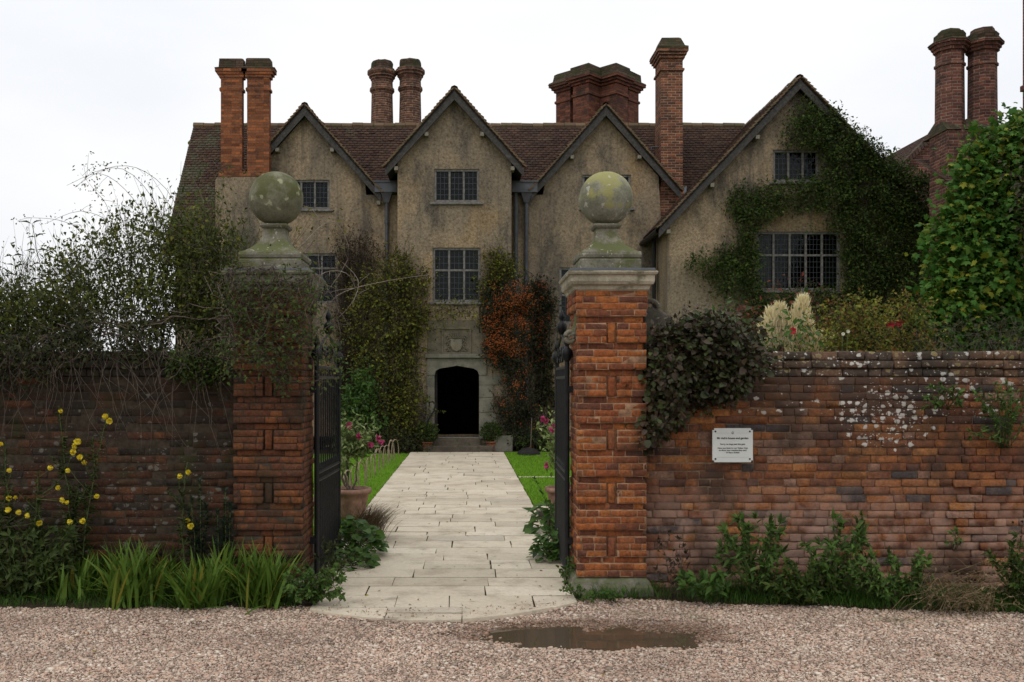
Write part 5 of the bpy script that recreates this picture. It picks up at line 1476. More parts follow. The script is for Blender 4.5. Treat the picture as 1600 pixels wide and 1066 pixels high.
outline_plant('leafy_sprig', 'bright green young shoots rising above the dark climber on the right wall', 'shrub',
    [(1098, 505), (1106, 486), (1125, 482), (1140, 476), (1154, 492), (1150, 520), (1110, 520)], 8.3, 48, 'fl_fresh', 26, 4, .1, .035, .05, .6, 8, front=False, stems=8, roots=[(1120, 560)], stem_r=.004, ground=2.0)
root, C, rg = outline_plant('thin_shrub', 'thin twiggy growth behind the right wall below the big-leaved shrub', 'shrub',
    [(1440, 505), (1470, 495), (1520, 500), (1560, 490), (1620, 500), (1620, 600), (1440, 600)], 10.5, 49, 'fl_dark', 190, 5, .4, .08, .05, .45, 14, front=False, stems=70, roots=[(1470, 760), (1540, 760), (1600, 760)], stem_r=.006, stem_mat='grey_twig', ground=0.0)
# flowers among them
def blossoms(name, label, pts, Y, mat, size, n=7, cat='flower', group=None, seed=1, stemlen=.35):
    rg = np.random.default_rng(seed)
    for px, py in pts:
        c = W(px, py, Y); root = plant(name, (c[0], Y, c[2] - stemlen), label, cat, group)
        P = np.repeat(c[None], n, 0); az = np.arange(n) * 2 * pi / n + rg.uniform(0, 1)
        D = np.stack([np.cos(az), np.full(n, -.5), np.sin(az)], -1); N = np.tile((0, -1.0, .3), (n, 1)) + rg.normal(0, .2, (n, 3))
        V, F = leaf_geo(P, D, N, size, size * .8, T_ROUND); np_mesh('petals', V, F, M[mat], root)
        V, F = tube_geo([(curve_pts(c - (0, -.02, stemlen), c, (0, 0, 0), rg, 4, .01), .004, .003)], 4); np_mesh('stem', V, F, M['green_stem'], root)
blossoms('rose_flower', 'crimson bloom in front of the cream plumes over the right wall', [(1238, 517)], 10.0, 'petal_red', .045)
blossoms('rose_flower', 'dark pink bloom among the bronze leaves over the right wall', [(1391, 508), (1404, 505)], 12.2, 'petal_red', .06, group='pink blooms over the right wall', seed=3)
blossoms('white_flower', 'small white bloom just above the right wall coping', [(1180, 536), (1317, 522), (1325, 518), (1168, 545)], 9.4, 'petal_white', .022, group='white blooms over the right wall', seed=4)

# pampas grass
def pampas(plumes, Y, base, label):
    rg = np.random.default_rng(5)
    b = W(*base, Y); root = plant('pampas_grass', (b[0], Y, 0), label, 'grass')
    for (px, py, l) in plumes:
        tip = W(px, py, Y); foot = np.array((b[0] + (tip[0] - b[0]) * .45, Y, .9))
        n = 900; t = rg.random(n) ** .8
        ax = tip + (foot - tip) / np.linalg.norm(foot - tip) * (t * l)[:, None]
        wd_ = .075 * np.sin(np.clip(t * 1.1 + .08, 0, 1) * pi) ** .7 + .012
        az = rg.uniform(0, 2 * pi, n)
        P = ax + np.stack([np.cos(az), np.sin(az), np.zeros(n)], -1) * (wd_ * rg.random(n))[:, None]
        D = unit(np.stack([np.cos(az) * .35, np.sin(az) * .35, np.ones(n)], -1) + rg.normal(0, .1, (n, 3)))
        V, F = leaf_geo(P, D, rg.normal(0, 1, (n, 3)), .12, .016, T_LONG); np_mesh('plume', V, F, M['plume'], root)
        V, F = tube_geo([(curve_pts((b[0], Y, 0), tip, (0, 0, 0), rg, 5, .01), .006, .003)], 4); np_mesh('stalk', V, F, M['dry_blade'], root)
    n = 500; B = np.stack([b[0] + rg.normal(0, .12, n), Y + rg.normal(0, .12, n), np.zeros(n)], -1)
    V, F = blade_geo(rg, B, rg.uniform(0, 6.28, n), rg.uniform(.02, .3, n), rg.uniform(1.2, 2.3, n), rg.uniform(.006, .012, n), 6, .9); np_mesh('leaves', V, F, M['plume'], root)
pampas([(1255, 468, .62), (1247, 482, .6), (1218, 480, .5), (1206, 488, .5), (1232, 500, .55), (1262, 505, .5), (1195, 505, .42), (1280, 525, .4), (1300, 530, .35)], 12.6, (1240, 720), 'cream plumed pampas grass rising behind the right wall')

# ---- dark climber hanging over the right wall
dark = [(1012, 545), (1022, 520), (1045, 505), (1070, 494), (1100, 492), (1130, 498), (1158, 506), (1180, 522), (1190, 545), (1182, 572), (1166, 600), (1150, 618), (1120, 630), (1085, 636), (1062, 648), (1042, 672), (1026, 692), (1006, 698), (992, 684), (988, 662), (1004, 640), (1010, 620), (992, 600), (1000, 575)]
outline_plant('hanging_climber', 'dark maroon-green climber bulging over the right wall beside the gate pier', 'climber', dark, 8.04, 50, 'fl_maroon', 900, 7, .36, .05, .042, .8, 26, T=T_ROUND, fwd=.8, down=.7, stems=70, roots=[(1040, 540), (1090, 520), (1150, 530)], stem_r=.006, whips=70, whip_len=.14, ground=1.2)
outline_plant('hanging_climber', 'brown dry sprays on top of the dark climber beside the pier', 'climber',
    [(1030, 515), (1060, 498), (1110, 488), (1150, 500), (1160, 520), (1100, 522), (1050, 530)], 8.12, 51, 'fl_brown', 70, 6, .3, .04, .04, .7, 10, front=False, stems=30, roots=[(1060, 530), (1120, 530)], stem_r=.004, stem_mat='grey_twig', ground=2.0)

# ---- weeds growing out of the right wall
def stem_weed(name, label, foot_px, tips, Y, leaf, seed, L=.05, Wr=.32, n=16, cat='plant', stem='green_stem', r=.004, T=T_LONG, up=.5, group=None, rise=.45):
    rg = np.random.default_rng(seed); f0 = W(*foot_px, Y)
    root = plant(name, (f0[0], Y, max(0, f0[2])), label, cat, group)
    paths, PP, DD = [], [], []
    for k, (px, py) in enumerate(tips):
        e = W(px, py, Y - rg.uniform(.0, .25)); a = f0 + rg.normal(0, .03, 3) * (1, .6, 0)
        c = curve_pts(a, e, (0, -.06, .04), rg, 8, .012); paths.append((c, r, r * .4))
        t = rg.uniform(rise * .3, 1, n) ** .7; i = np.clip((t * 7).astype(int), 0, 6); fr = t * 7 - i
        P = c[i] + (c[i + 1] - c[i]) * fr[:, None]; tan = unit(c[i + 1] - c[i])
        D = unit(rg.normal(0, 1, (n, 3)) * .8 + tan * up); PP.append(P); DD.append(D)
        m = 7; PP.append(np.repeat(e[None], m, 0)); DD.append(unit(rg.normal(0, 1, (m, 3)) * .8 + unit(c[-1] - c[-2])))
    P = np.concatenate(PP); D = np.concatenate(DD); Ls = L * rg.uniform(.6, 1.3, len(P))
    V, F = leaf_geo(P, D, rg.normal(0, .4, (len(P), 3)) + (0, -.6, .8), Ls, Ls * Wr, T); np_mesh('foliage', V, F, M[leaf], root)
    V, F = tube_geo(paths, 4); np_mesh('stems', V, F, M[stem], root)
    return root
def fan(rg, x, y, w, h, n, lo=.35): 
    return [(x + rg.uniform(-1, 1) * w, y - h * rg.uniform(lo, 1) ) for _ in range(n)]
rf = np.random.default_rng(61)
stem_weed('wall_weed', 'green weed sprouting from the right wall below the coping, left of the bigger one', (1478, 640), [(1448, 622), (1455, 605), (1470, 600), (1488, 606), (1500, 612), (1462, 632), (1500, 632), (1446, 636)], 8.0, 'fl_spurge', 62, .045, .4, 14)
stem_weed('wall_weed', 'large grey-green weed sprouting from the right wall at the picture edge', (1565, 700), fan(rf, 1562, 705, 48, 105, 26, .2) + [(1572, 600), (1590, 612), (1540, 640)], 8.0, 'fl_spurge', 63, .04, .3, 18)

# ---- plants along the foot of the right wall
stem_weed('spurge', 'tall spurge with upright leafy tops below the wall sign', (1180, 945), fan(rf, 1175, 930, 50, 120, 24, .4) + [(1160, 812), (1180, 810), (1165, 850), (1205, 822)], 7.72, 'fl_spurge', 64, .07, .28, 24, 'plant')
stem_weed('spurge', 'spurge clump with a pale green tip right of the tall one below the sign', (1300, 945), fan(rf, 1300, 935, 50, 118, 24, .3) + [(1302, 808), (1312, 815), (1280, 850)], 7.70, 'fl_spurge', 65, .068, .28, 24, 'plant')
stem_weed('spurge', 'single leafy spurge shoot standing against the wall between two clumps', (1345, 935), [(1346, 805), (1340, 830), (1352, 845)], 7.85, 'fl_spurge', 66, .05, .3, 24, 'plant')
stem_weed('wall_shrub', 'low sprawling dark green shrub at the right wall foot, left of the dry weed', (1390, 950), fan(rf, 1395, 945, 62, 85, 34, .25), 7.55, 'fl_spurge', 67, .055, .34, 30, 'shrub')
stem_weed('wall_shrub', 'low dark green shrub between the two spurge clumps under the right wall', (1250, 950), fan(rf, 1245, 948, 50, 70, 26, .25), 7.6, 'fl_creeper', 68, .055, .34, 30, 'shrub')
stem_weed('spurge', 'dark leafy spurge clump at the right edge of the wall foot', (1580, 955), fan(rf, 1585, 945, 45, 108, 30, .3), 7.45, 'fl_creeper', 69, .055, .28, 22, 'plant')
stem_weed('broadleaf_plant', 'low plant with broad glossy bright leaves at the foot of the right wall', (1108, 945), fan(rf, 1106, 945, 40, 52, 14, .3), 7.6, 'fl_fresh', 70, .085, .42, 6, 'plant', T=T_LEAF)
stem_weed('dead_weed', 'thin brown dying weed beside the right pier plinth', (1052, 940), fan(rf, 1052, 940, 30, 115, 12, .4), 7.8, 'fl_brown', 71, .035, .35, 9, 'plant', stem='grey_twig', r=.003)
stem_weed('wall_weed', 'small green sprig growing from the joint beside the brick patch in the right wall', (1490, 860), [(1486, 832), (1494, 828), (1500, 845), (1482, 848)], 7.98, 'fl_spurge', 72, .035, .35, 8)
stem_weed('seed_heads', 'thin dark seed-head stalks standing at the right edge of the wall', (1595, 930), [(1583, 818), (1597, 816), (1604, 824)], 7.6, 'fl_brown', 73, .02, .6, 3, 'plant', stem='grey_twig', r=.003)
# sprawling dry weed
rg = np.random.default_rng(74)
f0 = W(1490, 955, 7.25); root = plant('dry_weed', (f0[0], 7.25, 0), 'sprawling straw-coloured dry weed at the edge of the gravel on the right', 'plant')
paths, PP = [], []
for k in range(70):
    e = W(rg.uniform(1430, 1580), rg.uniform(872, 962), 7.2 + rg.uniform(-.15, .3)); a = f0 + rg.normal(0, .25, 3) * (1, .3, 0)
    a[2] = .02; c = curve_pts(a, e, (0, 0, .06), rg, 7, .02); paths.append((c, .0025, .0012))
    for q in range(2, 7):
        d = rg.normal(0, .05, 3); paths.append(([c[q], c[q] + d * .6 + (0, 0, .01), c[q] + d], .0016, .0008)); PP += [c[q] + d, c[q]]
V, F = tube_geo(paths, 4); np_mesh('stems', V, F, M['dry_blade'], root)
PP = np.array(PP); V, F = leaf_geo(PP, rg.normal(0, 1, (len(PP), 3)), rg.normal(0, 1, (len(PP), 3)), .026, .009, T_LONG); np_mesh('foliage', V, F, M['dry_blade'], root)

# grass fringe
def fringe(x0, x1, n, label, seed, hh=(.05, .13), mat='grass_blade', deep=.42):
    rg = np.random.default_rng(seed); X = rg.uniform(x0, x1, n)
    ok = (vnoise(X, X * 0 + seed, 2.3, seed) + rg.normal(0, .15, n)) > .3; X = X[ok]; n = len(X)
    Yb = bed_line(X) + .0 + deep * rg.random(n)
    B = np.stack([X, Yb, np.full(n, .01) + .05 * np.clip((Yb - bed_line(X)) / .4, 0, 1)], -1)
    V, F = blade_geo(rg, B, rg.uniform(0, 6.28, n), rg.uniform(0, .5, n), rg.uniform(*hh, n), rg.uniform(.0025, .005, n), 4, .9)
    tag(np_mesh('grass', V, F, M[mat]), label, 'grass', kind='stuff')
fringe(1.05, 7.0, 15000, 'rough grass fringe between the right wall and the gravel', 81)
fringe(-6.2, -1.35, 6500, 'rough grass fringe between the left bed and the gravel', 82, (.03, .09))

# ---- left bed: irises
def iris(px, py, spread, n, h, seed, label):
    rg = np.random.default_rng(seed); Yb = EYE * FOC / (py - VPY); c = W(px, py, Yb)
    root = plant('iris_clump', (c[0], Yb, 0), label, 'iris', 'iris clumps in the left bed')
    B = np.stack([c[0] + rg.normal(0, spread * .26, n), Yb + .05 + rg.normal(0, spread * .22, n), np.full(n, .015)], -1)
    az = np.where(rg.random(n) < .5, 0, pi) + rg.normal(0, .7, n)
    lean = np.abs(rg.normal(.0, .48, n)); 
    V, F = blade_geo(rg, B, az, lean, h * rg.uniform(.6, 1.1, n), rg.uniform(.024, .04, n), 6, rg.uniform(.05, .8, n))
    np_mesh('leaves', V, F, M['fl_iris'], root)
for k, a in enumerate([(205, 948, .40, 190, .52, 'tall iris clump, second from the left in the front row of the bed'),
        (302, 952, .32, 140, .42, 'short bright iris clump, third from the left in the front row of the left bed'),
        (355, 942, .32, 120, .50, 'upright iris clump in the left bed directly before the left gate pier'),
        (412, 950, .32, 150, .50, 'rightmost iris clump of the left bed, with yellowing leaf tips'),
        (110, 940, .40, 130, .36, 'leftmost iris clump of the front row, under the yellow flowers'),
        (262, 925, .32, 110, .48, 'iris clump standing behind the front row near the dark bottlebrush-leaved plant'),
        (160, 925, .32, 110, .48, 'iris clump behind the front row below the tallest yellow flowers')]):
    iris(*a[:5], 90 + k, a[5])
stem_weed('groundcover', 'low green groundcover at the foot of the left gate pier', (488, 940), fan(rf, 492, 946, 46, 62, 46, .15), 7.5, 'fl_spurge', 101, .04, .5, 16, 'plant', T=T_ROUND)
stem_weed('thin_weed', 'thin twiggy weed in front of the left gate leaf', (512, 925), fan(rf, 515, 925, 28, 95, 14, .3), 8.0, 'fl_dark', 102, .04, .4, 10, 'plant', stem='green_twig', r=.003)
stem_weed('groundcover', 'tiny green weeds at the corner of the right pier plinth', (905, 940), fan(rf, 905, 945, 28, 30, 14, .2), 7.72, 'fl_spurge', 103, .03, .5, 8, 'plant')
stem_weed('groundcover', 'small green tuft in front of the right pier plinth', (955, 940), fan(rf, 958, 942, 18, 20, 8, .2), 7.65, 'fl_fresh', 104, .03, .5, 7, 'plant')
stem_weed('thin_weed', 'green weed at the foot of the right gate leaf', (885, 925), fan(rf, 888, 925, 16, 60, 14, .2), 8.25, 'fl_spurge', 105, .035, .45, 9, 'plant')

# dark bottlebrush spurges
def brush(px, base_px, Y, label, stems, seed):
    rg = np.random.default_rng(seed); b = W(*base_px, Y); root = plant('spurge', (b[0], Y, 0), label, 'plant')
    PP, DD, paths = [], [], []
    for (tx, ty) in stems:
        e = W(tx, ty, Y + rg.uniform(-.1, .1)); c = curve_pts((b[0] + (e[0] - b[0]) * .6, Y, 0.02), e, (0, 0, 0), rg, 6, .008); paths.append((c, .007, .004))
        n = 150; t = rg.uniform(.35, 1, n); i = np.clip((t * 5).astype(int), 0, 4); P = c[i] + (c[i + 1] - c[i]) * (t * 5 - i)[:, None]
        az = rg.uniform(0, 2 * pi, n); D = np.stack([np.cos(az), np.sin(az), .25 + 1.2 * (t > .93)], -1); PP.append(P); DD.append(D)
    P = np.concatenate(PP); D = np.concatenate(DD); V, F = leaf_geo(P, D, np.tile((0, 0, 1.0), (len(P), 1)), .058, .012, T_LONG); np_mesh('foliage', V, F, M['fl_blue'], root)
    V, F = tube_geo(paths, 5); np_mesh('stems', V, F, M['green_stem'], root)
brush(0, (310, 890), 7.85, 'dark blue-green bottlebrush-leaved spurge, the taller of two by the left pier', [(312, 750), (300, 780), (322, 790), (295, 800), (308, 815)], 111)
brush(0, (350, 880), 7.85, 'dark blue-green bottlebrush-leaved spurge touching the left pier', [(352, 768), (340, 800), (360, 790), (348, 815)], 112)

# evening primroses
def primrose(foot, tip, flowers, label, seed, bushy=34, Y=7.9):
    rg = np.random.default_rng(seed); a = W(*foot, Y); a[2] = 0.02; e = W(*tip, Y - .1)
    root = plant('evening_primrose', (a[0], Y, 0), label, 'flower', 'evening primroses in the left bed')
    c = curve_pts(a, e, rg.normal(0, .03, 3), rg, 12, .008); paths = [(c, .008, .003)]
    n = bushy * 5; t = rg.uniform(.12, 1, n); i = np.clip((t * 11).astype(int), 0, 10); P = c[i] + (c[i + 1] - c[i]) * (t * 11 - i)[:, None]
    az = rg.uniform(0, 2 * pi, n); D = np.stack([np.cos(az), np.sin(az), rg.uniform(-.3, .8, n)], -1); Ls = np.interp(t, [0, .5, 1], [.11, .08, .035]) * rg.uniform(.7, 1.2, n)
    PP, DD, LL = [P], [D], [Ls]
    for q in range(5):                                     # side shoots
        k = rg.integers(4, 9); d = np.array((rg.normal(0, .09), rg.normal(0, .05) - .03, rg.uniform(.1, .22))); s2 = curve_pts(c[k], c[k] + d, (0, 0, -.01), rg, 5, .004); paths.append((s2, .004, .002))
        m = 22; u = rg.uniform(0, 1, m); j = np.clip((u * 4).astype(int), 0, 3); PP.append(s2[j] + (s2[j + 1] - s2[j]) * (u * 4 - j)[:, None]); az = rg.uniform(0, 2 * pi, m)
        DD.append(np.stack([np.cos(az), np.sin(az), rg.uniform(0, .9, m)], -1)); LL.append(rg.uniform(.03, .07, m))
    P, D, Ls = np.concatenate(PP), np.concatenate(DD), np.concatenate(LL)
    V, F = leaf_geo(P, D, rg.normal(0, .3, (len(P), 3)) + (0, 0, 1), Ls, Ls * .27, T_LEAF); np_mesh('foliage', V, F, M['fl_prim'], root)
    for (px, py) in flowers:
        f = W(px, py, Y - .12 + rg.uniform(-.05, .03)); k = int(np.argmin(np.linalg.norm(c - f, axis=1))); paths.append((curve_pts(c[max(0, k - 1)], f, (0, 0, 0), rg, 4, .004), .0025, .002))
        m = 5; az = np.arange(m) * 2 * pi / m + rg.uniform(0, 1); ax = unit(np.array((rg.normal(0, .5), -.6, rg.uniform(-.6, .5))))
        u_ = unit(np.cross(ax, (0, .2, 1.0))); v_ = np.cross(ax, u_); op = rg.uniform(.2, .8)
        D = unit(np.cos(az)[:, None] * u_ * op + np.sin(az)[:, None] * v_ * op + ax * .8); s_ = rg.uniform(.034, .046)
        V, F = leaf_geo(np.repeat(f[None], m, 0), D, np.tile(ax, (m, 1)) * -1, s_, s_ * .95, T_ROUND); np_mesh('flower', V, F, M['petal_yellow'], root)
    V, F = tube_geo(paths, 5); np_mesh('stems', V, F, M['green_stem'], root)
primrose((130, 930), (92, 634), [(94, 641), (122, 692), (126, 690), (119, 698), (115, 704)], 'tall evening primrose leaning left, topped by one yellow bud against the wall', 121)
primrose((128, 930), (170, 645), [(167, 653), (172, 656), (124, 716), (133, 722), (109, 734)], 'tall evening primrose leaning right with open yellow flowers at its tip', 122)
primrose((60, 930), (62, 735), [(80, 729), (93, 762), (104, 783), (100, 780)], 'evening primrose with few yellow flowers between the tall pair and the left edge', 123)
primrose((30, 930), (8, 690), [(18, 735), (2, 696), (15, 776), (24, 779), (46, 805)], 'evening primrose at the left edge with yellow flowers half way up', 124)
primrose((15, 930), (20, 760), [(33, 800), (15, 798), (60, 815)], 'low bushy evening primrose at the left edge of the bed', 125)
primrose((110, 925), (120, 760), [(127, 812), (150, 774), (112, 813)], 'shorter evening primrose with scattered yellow flowers in front of the tall pair', 126)
primrose((300, 900), (293, 722), [(283, 742), (296, 739), (292, 815), (296, 820)], 'slim evening primrose with four yellow flowers before the dark spurge', 127, 12)
primrose((75, 935), (62, 790), [], 'leafy flowerless evening primrose in the left bed', 128)
stem_weed('border_plants', 'dark broad-leaved plants low at the left edge of the bed', (40, 940), fan(rf, 40, 940, 75, 120, 60, .2), 7.75, 'fl_prim', 129, .075, .4, 14, 'plant', T=T_LEAF)

# ---- the big twiggy shrub above the left wall
rg = np.random.default_rng(131)
root = plant('twiggy_shrub', (-3.1, 8.9, 0), 'big tangled twiggy shrub arching above and over the left garden wall', 'shrub')
sky_line = lambda px: np.interp(px, [-60, 0, 60, 110, 160, 200, 250, 300, 340, 380, 430], [420, 400, 410, 390, 335, 310, 300, 300, 305, 330, 380])
paths, PP, DD = [], [], []
for k in range(430):
    px = rg.uniform(-60, 400); Yb = rg.uniform(8.35, 9.3)
    lean = (px - 215) * .22 + rg.normal(0, 34); top = sky_line(px + lean) + abs(rg.normal(0, 55)) - (25 if rg.random() < .12 else 0)
    a = W(px, 575, Yb); e = W(px + lean, top, Yb + rg.normal(0, .2) - .1)
    c = curve_pts(a, e, (rg.normal(0, .11), rg.normal(0, .08), 0), rg, 9, .022); r_ = rg.uniform(.0022, .0052); paths.append((c, r_, r_ * .4))
    for q in range(rg.integers(3, 8)):
        i = rg.integers(2, 8); d = unit(c[i] - c[i - 1]) * rg.uniform(.12, .45) + rg.normal(0, .13, 3); s2 = [c[i], c[i] + d * .5 + rg.normal(0, .012, 3), c[i] + d]; paths.append((s2, r_ * .5, r_ * .2))
        if rg.random() < .5: PP.append(s2[2]); DD.append(d)
    m = rg.integers(10, 34); i = np.clip((9 * rg.random(m) ** 1.5).astype(int), 0, 8); PP += list(c[i] + rg.normal(0, .015, (m, 3))); DD += list(rg.normal(0, 1, (m, 3)))
V, F = tube_geo(paths, 4); np_mesh('twigs', V, F, M['green_twig'], root)
P, D = np.array(PP), np.array(DD); Ls = rg.uniform(.024, .056, len(P)); V, F = leaf_geo(P, unit(D) + rg.normal(0, .4, P.shape), rg.normal(0, 1, P.shape) + (0, -.3, .6), Ls, Ls * .5); np_mesh('foliage', V, F, M['fl_twiggy'], root)
# denser lower mass, looser sprays hanging over the wall face
FINE = []
def mass(poly, Y, n, per, thick, r, L, leaf, soft, seed, front=False, bare=False):
    rg = np.random.default_rng(seed); P, C, idx = cloud(rg, poly, Y, n, per, thick, r, soft, front=front); D, N = leafy_dirs(rg, len(P)); Ls = L * rg.uniform(.6, 1.4, len(P))
    V, F = leaf_geo(P, D, N, Ls, Ls * .55); np_mesh('foliage', V, F, M[leaf], root)
    ps = []
    for c in C[::2]:
        e = c + np.clip(rg.normal(0, r * 2.4, 3), -.15, .15); ps.append((curve_pts(c, e, rg.normal(0, .03, 3), rg, 4, .008), .0025, .001))
    FINE.extend([] if bare else ps)
mass([(-60, 430), (60, 450), (130, 440), (170, 470), (140, 530), (100, 560), (-60, 580)], 8.6, 700, 8, .5, .07, .042, 'fl_twiggy', 22, 132)
mass([(80, 410), (150, 345), (250, 318), (340, 325), (392, 390), (370, 545), (90, 545)], 8.9, 420, 13, .6, .075, .046, 'fl_twiggy', 30, 137, bare=True)
mass([(-60, 520), (100, 500), (170, 470), (230, 500), (260, 540), (330, 520), (360, 540), (340, 580), (200, 565), (100, 600), (-60, 640)], 8.02, 420, 6, .22, .06, .038, 'fl_dark', 20, 133, True)
mass([(270, 340), (330, 330), (390, 380), (385, 420), (370, 470), (360, 560), (300, 560), (270, 480)], 8.8, 480, 7, .5, .08, .038, 'fl_twiggy', 26, 134)
mass([(255, 560), (300, 548), (345, 552), (352, 590), (320, 600), (270, 585)], 7.98, 150, 8, .12, .04, .035, 'fl_creeper', 12, 135, True)
# wiry bare stems hanging down the wall face and lying along its top
ps = []
rg = np.random.default_rng(136)
for k in range(70):
    px = rg.uniform(-20, 350); a = W(px, rg.uniform(520, 550), 7.95); e = W(px + rg.normal(0, 50), rg.uniform(580, 720), 7.97); ps.append((curve_pts(a, e, (rg.normal(0, .08), -.05, .05), rg, 9, .01), .003, .0015))
for k in range(26):
    px = rg.uniform(80, 330); a = W(px, rg.uniform(500, 545), rg.uniform(8.0, 8.5)); e = W(px + rg.uniform(-150, 150), rg.uniform(480, 545), rg.uniform(8.0, 8.5)); ps.append((curve_pts(a, e, (0, 0, .06), rg, 9, .02), .006, .003))
V, F = tube_geo(ps + FINE, 4); np_mesh('bare_stems', V, F, M['grey_twig'], root)
# long arching canes
def canes(name, label, arcs, Y, seed, leaf='fl_twiggy', mat='grey_twig', nleaf=26, r=.0035, L=.03, cat='rose'):
    rg = np.random.default_rng(seed); a0 = W(*arcs[0][0], Y); root = plant(name, (a0[0], Y, max(0, a0[2])), label, cat); ps, PP = [], []
    for arc in arcs:
        pts = np.array([W(px, py, Y + rg.normal(0, .12)) for px, py in arc]); t = np.linspace(0, len(pts) - 1, 14); i = np.clip(t.astype(int), 0, len(pts) - 2); f = (t - i)[:, None]
        q = lambda j: pts[np.clip(j, 0, len(pts) - 1)]
        c = .5 * (2 * q(i) + (q(i + 1) - q(i - 1)) * f + (2 * q(i - 1) - 5 * q(i) + 4 * q(i + 1) - q(i + 2)) * f ** 2 + (3 * q(i) - q(i - 1) - 3 * q(i + 1) + q(i + 2)) * f ** 3)
        ps.append((c, r, r * .35)); m = nleaf; j = rg.integers(3, 14, m); PP += list(c[j] + rg.normal(0, .035, (m, 3)))
        for _ in range(4):
            k = rg.integers(3, 13); d = rg.normal(0, .09, 3); ps.append(([c[k], c[k] + d * .5 + (0, 0, .01), c[k] + d], r * .5, r * .25)); PP += list(c[k] + d + rg.normal(0, .02, (5, 3)))
    V, F = tube_geo(ps, 4); np_mesh('canes', V, F, M[mat], root)
    P = np.array(PP); V, F = leaf_geo(P, rg.normal(0, 1, P.shape), rg.normal(0, 1, P.shape) + (0, -.5, .7), L * rg.uniform(.6, 1.3, len(P)), L * .5, T_LEAF); np_mesh('foliage', V, F, M[leaf], root)
canes('arching_rose', 'long arching rose canes with small leaves above the left wall shrub', [[(270, 420), (250, 330), (200, 268), (150, 268), (120, 292)], [(250, 400), (215, 320), (160, 272), (104, 290)], [(300, 400), (270, 310), (220, 265), (170, 262), (120, 290)],
    [(240, 420), (190, 360), (130, 330), (70, 350)], [(330, 400), (325, 310), (350, 262), (400, 270)], [(290, 430), (320, 330), (300, 270), (330, 250), (365, 300)], [(180, 430), (140, 370), (95, 345), (40, 340)], [(200, 440), (170, 330), (150, 300), (125, 270)]], 8.7, 141)
canes('bare_cane', 'pale bare canes arching out from the top of the left gate pier', [[(430, 440), (470, 385), (520, 345), (545, 400), (500, 470)], [(480, 450), (510, 425), (545, 430), (560, 470)], [(470, 400), (500, 360), (490, 330), (470, 320)], [(500, 500), (530, 460), (600, 440), (680, 428)], [(500, 520), (545, 480), (560, 440), (535, 410)]], 8.3, 142, 'fl_yellowgreen', 'pale_twig', 10, .005, .035)
# tall leafy sprig
rg = np.random.default_rng(143); b = W(60, 560, 8.5); root = plant('leafy_sprig', (b[0], 8.5, 0), 'tall sprig with paired dark leaves standing out against the sky at far left', 'shrub')
ps, PP, DD = [], [], []
for tip, foot in (((50, 350), (72, 580)), ((20, 400), (40, 580)), ((85, 430), (70, 580))):
    c = curve_pts(W(*foot, 8.5), W(*tip, 8.45), (.02, 0, 0), rg, 12, .008); ps.append((c, .006, .003))
    for k in range(4, 12):
        for s in (-1, 1):
            PP.append(c[k]); DD.append((s * 1.0, rg.normal(0, .5), rg.uniform(-.1, .5)))
P = np.array(PP); V, F = leaf_geo(P, np.array(DD), np.tile((0, -.4, 1.0), (len(P), 1)), rg.uniform(.08, .13, len(P)), .034, T_LEAF); np_mesh('foliage', V, F, M['fl_dark'], root)
V, F = tube_geo(ps, 5); np_mesh('stems', V, F, M['bark'], root)

# ---- climber over the left pier
outline_plant('pier_climber', 'loose small-leaved climber trailing over the top of the left gate pier', 'climber',
    [(340, 425), (370, 410), (420, 424), (470, 414), (510, 436), (520, 480), (535, 540), (525, 600), (505, 640), (488, 560), (478, 600), (440, 612), (400, 570), (360, 620), (345, 560)], 7.78, 144, 'fl_pier', 430, 6, .22, .05, .032, .5, 26, stems=60, roots=[(360, 420), (420, 420), (490, 430), (350, 500)], stem_r=.0045, stem_mat='grey_twig', ground=2.7)

# ================================================================ garden behind the gate
def pot(name, x, y, r, h, mat, label, lean=0, cat='plant pot', soil=True):
    root = empty(name, (x, y, 0), label=label, cat=cat)
    m = MB(); m.lathe([(r * .68, .02), (r * .74, h * .2), (r * .9, h * .7), (r * .95, h * .84), (r * 1.06, h * .85), (r * 1.08, h * .93), (r * 1.04, h), (r * .92, h), (r * .9, h * .9)], x, y, 28); m.build('pot_body', M[mat], root, smooth=True, bevel=0)
    m = MB(); m.lathe([(r * .9, h * .9), (r * .5, h * .93)], x, y, 20); m.build('compost', M['soil'], root)
    return root
def tub_shrub(px, py_rim, Y, stems, label, seed, leaf, L, flowers, pet='petal_pink', n_leaf=70, trunk=.016):
    rg = np.random.default_rng(seed); b = W(px, py_rim, Y); root = plant('potted_shrub', tuple(b), label, 'shrub'); ps, PP, DD = [], [], []
    for tips, mid in stems:
        m_ = W(*mid, Y); ps.append((curve_pts(b, m_, (rg.normal(0, .05), 0, 0), rg, 6, .012), trunk, trunk * .6))
        for tp in tips:
            e = W(*tp, Y + rg.normal(0, .18)); c = curve_pts(m_, e, (0, 0, .03), rg, 7, .02); ps.append((c, trunk * .55, .003))
            n = n_leaf; i = rg.integers(1, 7, n); PP += list(c[i] + rg.normal(0, .055, (n, 3))); DD += list(rg.normal(0, .8, (n, 3)) + (0, -.2, -.1))
    P, D = np.array(PP), np.array(DD); Ls = L * rg.uniform(.6, 1.3, len(P)); V, F = leaf_geo(P, D, rg.normal(0, .5, P.shape) + (0, -.5, .8), Ls, Ls * .42); np_mesh('foliage', V, F, M[leaf], root)
    V, F = tube_geo(ps, 6); np_mesh('branches', V, F, M['grey_twig'], root)
    for fx, fy in flowers:
        f = W(fx, fy, Y - .15); m = 8; D = rg.normal(0, 1, (m, 3)) + (0, -.5, 0); V, F = leaf_geo(np.repeat(f[None], m, 0), D, rg.normal(0, 1, (m, 3)), .055, .045, T_ROUND); np_mesh('flower', V, F, M[pet], root)
